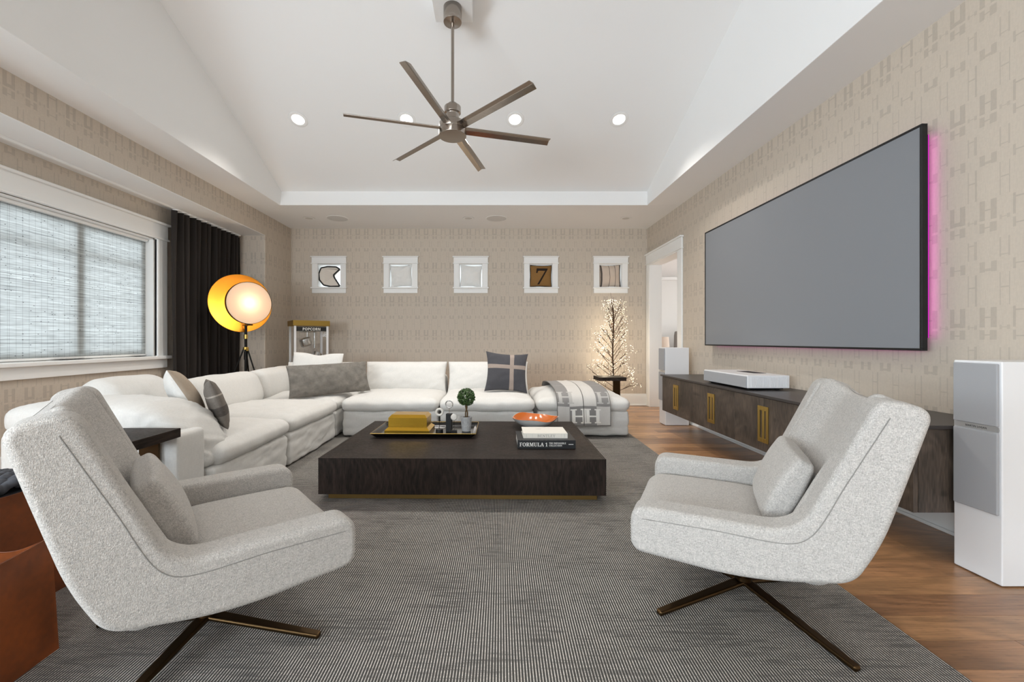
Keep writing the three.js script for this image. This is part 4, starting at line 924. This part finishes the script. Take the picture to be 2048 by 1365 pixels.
{
  const t = thing('popcorn_machine', 'popcorn machine with a gold roof and glass case in the corner', 'popcorn machine', [-2.60, 0, -5.93], 36 * D);
  const w = 0.225, d = 0.18, y0 = 0.62, y1 = 1.21, whiteP = M.speaker;
  part('cart', bx(-w, w, 0.1, y0 - 0.045, -d, d, 0.006), std({ color: 0x14110f, roughness: 0.5 }), t);
  part('deck', bx(-w, w, y0 - 0.0448, y0, -d, d, 0.004), M.brass, t, 'gold coloured deck');
  for (const [x, z] of [[-1, -1], [-1, 1], [1, -1], [1, 1]]) { part('corner_post', bx(x * w, x * (w - 0.028), y0, y1, z * d, z * (d - 0.028), 0.003), whiteP, t); part('cart_leg', bx(x * w, x * (w - 0.03), 0, 0.1, z * d, z * (d - 0.03), 0.003), M.black, t); }
  const roof = (() => { const s = bx(-w - 0.016, w + 0.016, y1, y1 + 0.075, -d - 0.016, d + 0.016, 0.004); return s; })();
  part('roof', roof, std({ color: 0x9c7f3c, metalness: 0.7, roughness: 0.5 }), t, 'gold painted roof');
  for (const z of [-d + 0.012, d - 0.012]) part('glass_pane', bx(-w + 0.028, w - 0.028, y0, y1, z - 0.002, z + 0.002), M.glass, t);
  for (const x of [-w + 0.012, w - 0.012]) part('glass_pane', bx(x - 0.002, x + 0.002, y0, y1, -d + 0.028, d - 0.028), M.glass, t);
  const sign_ = std({ roughness: 0.5, map: canvasTex(512, 80, (c, W, H) => { c.fillStyle = '#0d0d0e'; c.fillRect(0, 0, W, H); c.fillStyle = '#e9e7e0'; c.font = 'bold 66px sans-serif'; c.textAlign = 'center'; c.textBaseline = 'middle'; c.fillText('POPCORN', W / 2, H / 2 + 2, 470); c.fillStyle = '#0d0d0e'; c.fillRect(0, H / 2 + 6, W, 3); c.fillStyle = '#9a978e'; c.fillRect(8, 3, W - 16, 2); c.fillRect(8, H - 5, W - 16, 2); }) });
  const sg = new THREE.BoxGeometry(2 * w - 0.06, 0.062, 0.004); sg.translate(0, y1 - 0.042, d - 0.006); part('sign_panel', sg, sign_, t, 'black panel lettered POPCORN');
  const kettle = lathe([[0, 0], [0.06, 0], [0.078, 0.02], [0.08, 0.1], [0.074, 0.115], [0.03, 0.125], [0, 0.127]], 32); kettle.rotateZ(0.35); kettle.translate(-0.02, 0.93, 0);
  part('kettle', kettle, M.steel, t, 'polished steel kettle');
  part('kettle_arm', join([rod([-0.02, 1.05, 0], [-0.02, y1, 0], 0.007), rod([-0.1, 1.13, 0], [0.1, 1.13, 0], 0.006), rod([-0.1, 1.13, 0], [-0.1, y1, 0], 0.005), rod([0.09, 0.9, -0.05], [0.09, y1, -0.05], 0.012)]), M.steel, t);
  const scoop = rod([0.03, 0.66, 0.05], [0.12, 0.83, 0.02], 0.05, 20, 0.06); part('scoop', scoop, M.steel, t, 'steel scoop');
  part('scoop_handle', tube([[0.03, 0.74, 0.06], [-0.04, 0.80, 0.06], [-0.1, 0.83, 0.05]], 0.007), M.black, t);
  part('back_shelf', bx(-w + 0.03, w - 0.03, y0, y0 + 0.17, -d + 0.03, -0.02, 0.003), whiteP, t);
  part('paddle', rod([-0.11, 0.63, 0.08], [-0.03, 0.69, 0.06], 0.013, 10), M.black, t);
}

// ------------------------------------------------------------------ small cushions in the back windows
{
  const inWin = (i, label, geo, mat, rz = 0, dy = 0) => { const o = solo('window_pillow', geo, mat, label, 'pillow', [winX[i], winY + dy, ZB - 0.045]); o.rotation.z = rz; return o; };
  const cream = '#ece3d8', puffWhite = std({ color: 0xf6f5f2, bumpMap: linenBump, bumpScale: 0.0006, roughness: 1 });
  const m1 = canvasTex(256, 256, (c, w, h) => { c.fillStyle = cream; c.fillRect(0, 0, w, h); c.strokeStyle = 'rgba(120,105,95,0.25)'; c.lineWidth = 2; for (let i = 0; i < 7; i++) { c.beginPath(); c.moveTo(w * 0.3, h * (0.3 + i * 0.07)); c.quadraticCurveTo(w * 0.55, h * (0.32 + i * 0.05), w * 0.68, h * 0.48); c.stroke(); } });
  // a pillow folded into a C with black piping
  const out = [[-0.13, 0.125], [-0.03, 0.145], [0.10, 0.14], [0.155, 0.105], [0.065, 0.02], [0.07, -0.02], [0.155, -0.155], [0.02, -0.162], [-0.09, -0.14], [-0.155, -0.06], [-0.165, 0.035]];
  const t = thing('window_pillow', 'cream pillow with black piping folded into a notched C shape', 'pillow', [winX[0] - 0.005, winY, ZB - 0.06]);
  const g = new THREE.ExtrudeGeometry(roundShape(out.map(p => [...p, 0.012])), { depth: 0.03, bevelEnabled: true, bevelThickness: 0.03, bevelSize: 0.014, bevelOffset: -0.014, bevelSegments: 6 });
  g.translate(0, 0, -0.015); part('cover', uvm(g, 2.6, 0.5, 0.5), std({ map: m1, roughness: 1 }), t);
  part('piping', keep(new THREE.TubeGeometry(new THREE.CatmullRomCurve3(out.map(p => new THREE.Vector3(p[0], p[1], 0.036)), true, 'catmullrom', 0.1), 160, 0.0125, 8, true)), M.black, t, 'thick black piping');
  inWin(1, 'plain white pillow filling its small window beside the C shaped one', pillow(0.345, 0.345, 0.15, { pinch: 0.07, seed: 41, metres: true, wr: 0.012, fat: 0.55 }), puffWhite, 0.04);
  inWin(2, 'plain white pillow in the middle small window', pillow(0.345, 0.345, 0.15, { pinch: 0.08, seed: 47, metres: true, wr: 0.012, fat: 0.55 }), puffWhite, -0.04);
  const m7 = canvasTex(256, 256, (c, w, h) => { c.fillStyle = '#8f6a3c'; c.fillRect(0, 0, w, h); for (let i = 0; i < 3000; i++) { c.fillStyle = rnd() > 0.5 ? 'rgba(190,150,95,0.15)' : 'rgba(60,40,20,0.15)'; c.fillRect(rnd() * w, rnd() * h, 4, 1); } c.fillStyle = '#2a2019'; c.font = 'bold 270px serif'; c.textAlign = 'center'; c.textBaseline = 'middle'; c.save(); c.translate(w * 0.5, h * 0.54); c.transform(1, 0, -0.12, 1, 0, 0); c.fillText('7', 0, 0); c.restore(); c.strokeStyle = '#2a2019'; c.lineWidth = 9; c.strokeRect(3, 3, w - 6, h - 6); });
  inWin(3, 'brown burlap pillow printed with a black numeral 7', pillow(0.35, 0.345, 0.13, { pinch: 0.05, seed: 51, wr: 0.01 }), std({ map: m7, roughness: 1 }), -0.01);
  const m5 = canvasTex(256, 256, (c, w, h) => { c.fillStyle = '#d3c2b2'; c.fillRect(0, 0, w, h); c.strokeStyle = '#4d443d'; c.lineWidth = 5; for (const x of [0.42, 0.7]) { c.beginPath(); c.moveTo(w * x, 0); c.quadraticCurveTo(w * (x + 0.06), h * 0.5, w * x, h); c.stroke(); } c.lineWidth = 18; c.strokeStyle = '#5a524c'; c.beginPath(); c.moveTo(w * 0.07, 0); c.lineTo(w * 0.07, h); c.stroke(); c.beginPath(); c.moveTo(w * 0.96, 0); c.lineTo(w * 0.96, h); c.stroke(); });
  inWin(4, 'beige pillow with thin dark curved stripes and dark edges', pillow(0.34, 0.35, 0.14, { pinch: 0.07, seed: 57, wr: 0.01 }), std({ map: m5, roughness: 1 }), 0.02);
}

// ------------------------------------------------------------------ twig tree with fairy lights
{
  const bx0 = 1.765, bz0 = -6.08, t = thing('twig_tree', 'leafless brown twig tree strung with tiny warm white lights', 'tree', [bx0, 0, bz0]);
  const br = [], tips = [], H = 1.58;
  const trunk = tube([[0, 0.02, 0], [0.008, 0.4, 0.005], [-0.004, 0.8, 0], [0.006, 1.2, 0.004], [0, H - 0.1, 0]], 0.011, 40, 8);
  for (let k = 0; k < 46; k++) {
    const f = k / 46, y = 0.24 + f * (H - 0.42), a = k * 2.4 + rnd(), L = (0.29 * (1 - f * 0.70)) * (0.8 + 0.35 * rnd()), up = 0.10 + 0.10 * rnd() + 0.1 * f;
    const P = [[0, y, 0], [cos(a) * L * 0.5, y + up * 0.5, sin(a) * L * 0.5], [cos(a) * L, y + up, sin(a) * L]];
    br.push(tube(P, 0.0038, 8, 5));
    for (let j = 0; j < 4; j++) {
      const s = 0.35 + 0.6 * rnd(), a2 = a + (rnd() - 0.5) * 2.2, l2 = L * (0.25 + 0.35 * rnd()), q = [cos(a) * L * s, y + up * s, sin(a) * L * s], e = [q[0] + cos(a2) * l2, q[1] + 0.03 + 0.1 * rnd(), q[2] + sin(a2) * l2];
      br.push(rod(q, e, 0.002, 4, 0.0012)); tips.push(e);
    }
    tips.push(P[2]);
  }
  const bark = std({ color: 0x4a3524, roughness: 0.9 });
  part('trunk', trunk, bark, t);
  const b = part('branches', join(br), bark, t); b.userData.kind = 'stuff';
  part('stand', bx(-0.12, 0.12, 0, 0.02, -0.12, 0.12, 0.004), bark, t);
  const beads = [];
  for (let k = 0; k < 700; k++) {
    const e = tips[floor(rnd() * tips.length)], g = new THREE.IcosahedronGeometry(0.0024 + 0.0014 * rnd(), 1);
    g.translate(e[0] + (rnd() - 0.5) * 0.11, min(H + 0.02, e[1] + (rnd() - 0.5) * 0.12), clamp(e[2] + (rnd() - 0.5) * 0.11, -0.36, 0.33)); beads.push(g);
  }
  const f = part('fairy_lights', mergeGeometries(beads.map(g => { g.deleteAttribute('uv'); return g; })), std({ color: 0xfff4df, emissive: new THREE.Color(1, 0.86, 0.62), emissiveIntensity: 3.2 }), t, 'tiny warm white fairy lights');
  f.userData.kind = 'stuff';
  for (const [x, y, z] of [[0.09, 0.45, -0.1], [-0.1, 0.72, -0.06], [0.07, 1.0, -0.08], [-0.04, 1.28, -0.05]]) { const L = new THREE.PointLight(new THREE.Color(1, 0.84, 0.6), 0.11); L.name = 'fairy_light_glow'; L.castShadow = true; L.shadow.radius = 0.3; L.position.set(bx0 + x, y, bz0 + z); scene.add(L); }
}

// ------------------------------------------------------------------ ceiling fan
{
  const cx = -0.302, cz = -3.22, Yb = EYE + 1.575, t = thing('ceiling_fan', 'brushed nickel six blade ceiling fan on a long downrod', 'ceiling fan', [cx, Yb, cz]);
  const yc = 2.445 + EYE - Yb;
  part('canopy', lathe([[0, 0], [0.03, 0], [0.034, 0.006], [0.068, 0.006], [0.07, 0.01], [0.07, 0.122], [0, 0.122]]).translate(0, yc, 0), M.nickel, t);
  const ys = slopeY(cz) - Yb;
  part('mounting_block', (() => { const g = bx(-0.15, 0.15, yc + 0.1225, ys + 0.08, -0.15, 0.15, 0.003); return g; })(), M.ceiling, t, 'white painted wedge block');
  part('downrod', cyl(0.0125, 0.0125, yc - 0.24 + 0.02, 0, 0.24, 0, 20), M.nickel, t);
  part('motor_housing', lathe([[0, 0.25], [0.034, 0.25], [0.036, 0.245], [0.036, 0.228], [0.062, 0.226], [0.064, 0.222], [0.064, 0.178], [0.061, 0.174], [0.052, 0.172], [0.05, 0.165], [0.05, 0.128], [0.053, 0.122], [0.072, 0.116], [0.098, 0.1], [0.103, 0.094], [0.103, 0.052], [0.101, 0.049], [0.101, 0.045], [0.106, 0.043], [0.106, 0.0], [0.104, -0.004], [0.0, -0.006]], 64), M.nickel, t);
  for (let k = 0; k < 6; k++) {
    const a = (15 + k * 60) * D;
    const s = shapeOf([[-0.043, -0.004], [-0.002, 0.006], [0.0015, 0.006], [0.043, -0.006], [0.0435, -0.003], [0.002, 0.0105], [-0.002, 0.0105], [-0.0435, 0.0]]);
    const g = new THREE.ExtrudeGeometry(s, { depth: 0.705, bevelEnabled: false, steps: 1 });
    g.scale(0.88, 1, 1); g.rotateZ(-14 * D); g.translate(0, 0.055, 0.093);
    // direction (cos a, away sin a): local z is turned to world x = cos a, z = -sin a
    g.rotateY(Math.atan2(cos(a), -sin(a)));
    part('blade', uvm(g), M.nickel, t);
  }
}
// recessed lights and ceiling speakers
const lampGlow = std({ color: 0xffffff, emissive: new THREE.Color(1, 0.93, 0.82), emissiveIntensity: 5 }), lampOff = std({ color: 0xd8d6d2, roughness: 0.5 });
for (const [x, which] of [[-2.015, 'the end of the row by the curtain'], [-0.887, 'second in the row from the curtain'], [0.242, 'second in the row from the projection screen'], [1.324, 'the end of the row by the projection screen']]) {
  const z = -4.343, t = thing('recessed_light', 'lit round downlight in the sloped ceiling, ' + which, 'downlight', [x, slopeY(z), z], 0, 'lit downlights in a row on the slope');
  const tilt = -Math.atan(SL), R = g => { g.rotateX(tilt); return g; };
  part('trim_ring', R(lathe([[0.062, -0.001], [0.064, -0.006], [0.092, -0.005], [0.096, 0.002], [0.062, 0.002]], 48)), M.trim, t);
  part('lens', R(lathe([[0, -0.0035], [0.062, -0.0025], [0.062, 0.001], [0, 0.001]], 40)), lampGlow, t, 'glowing lens');
  const L = new THREE.SpotLight(new THREE.Color(1, 0.95, 0.88), 5, 0, 62 * D, 0.8); L.name = 'recessed_light_beam'; L.castShadow = true; L.shadow.radius = 2.5;
  L.position.set(x, slopeY(z) - 0.055, z + 0.02); L.target.position.set(x, 0, z + 0.5); scene.add(L, L.target);
}
for (const [x, which] of [[-2.59, 'over the popcorn machine'], [-0.33, 'over the middle of the sofa'], [1.90, 'over the twig tree']]) {
  const t = thing('recessed_light', 'small unlit recessed light in the flat ceiling border ' + which, 'downlight', [x, HC, -5.92], 0, 'unlit downlights in the ceiling border');
  part('trim_ring', lathe([[0.05, -0.0005], [0.053, -0.005], [0.078, -0.004], [0.081, 0.0], [0.05, 0.0]], 40), M.trim, t);
  part('lens', lathe([[0, -0.0035], [0.051, -0.0025], [0.051, 0], [0, 0]], 32), lampOff, t);
}
for (const [x, w] of [[-2.19, 'beside the corner over the popcorn machine'], [0.067, 'over the middle of the sofa']]) {
  const t = thing('ceiling_speaker', 'round flush ceiling speaker grille ' + w, 'ceiling speaker', [x, HC, -5.93]);
  part('grille', lathe([[0, -0.005], [0.138, -0.0045], [0.138, 0], [0, 0]], 48), std({ color: 0xdddcda, roughness: 0.8 }), t); part('rim', lathe([[0.1385, 0], [0.1385, -0.006], [0.15, -0.005], [0.152, 0]], 48), M.trim, t);
}

// ------------------------------------------------------------------ seen through the doorway
{
  let t = thing('nightstand', 'white nightstand in the bedroom under the table lamp', 'nightstand', [3.42, 0, -8.55]);
  part('cabinet', bx(-0.3, 0.3, 0.08, 0.68, -0.22, 0.22, 0.01), M.speaker, t);
  for (const y of [0.12, 0.4]) { const d = part('drawer', bx(-0.27, 0.27, y, y + 0.25, 0.2205, 0.235, 0.004), M.speaker, t); part('knob', rod([0, y + 0.125, 0.235], [0, y + 0.125, 0.26], 0.014, 14), M.steel, d); }
  for (const x of [-0.27, 0.27]) part('leg', bx(x - 0.02, x + 0.02, 0, 0.08, -0.2, 0.2), M.speaker, t);
  t = thing('table_lamp', 'table lamp with a white drum shade on the bedroom nightstand', 'lamp', [3.50, 0.68, -8.55]);
  part('lamp_base', lathe([[0, 0], [0.07, 0], [0.07, 0.02], [0.03, 0.03], [0.045, 0.1], [0.03, 0.17], [0.01, 0.2], [0.01, 0.24], [0, 0.24]]), phy({ color: 0xf2f2f2, roughness: 0.1, clearcoat: 1 }), t);
  part('lamp_shade', lathe([[0.13, 0.19], [0.115, 0.40]], 40), phy({ color: 0xeee0d2, roughness: 1, transmission: 0.4, thickness: 0, side: THREE.DoubleSide }), t);
  t = thing('bed_headboard', 'grey tufted wing headboard beyond the doorway', 'headboard', [4.45, 0, -8.75]);
  const fab = std({ color: 0x9c9793, roughness: 1 });
  part('panel', puff(1.1, 1.2, 0.12, { r: 0.05, top: 0, wr: 0.004, fn: (q) => { q[2] += 0.012 * abs(sin(q[0] * 16 + q[1] * 16) * sin(q[0] * 16 - q[1] * 16)); } }).translate(0, 0.6, 0), fab, t);
  part('wing', puff(0.1, 1.2, 0.26, { r: 0.04, top: 0, wr: 0.003 }).translate(-0.58, 0.6, 0.1), fab, t);
}

renderer.render(scene, camera);
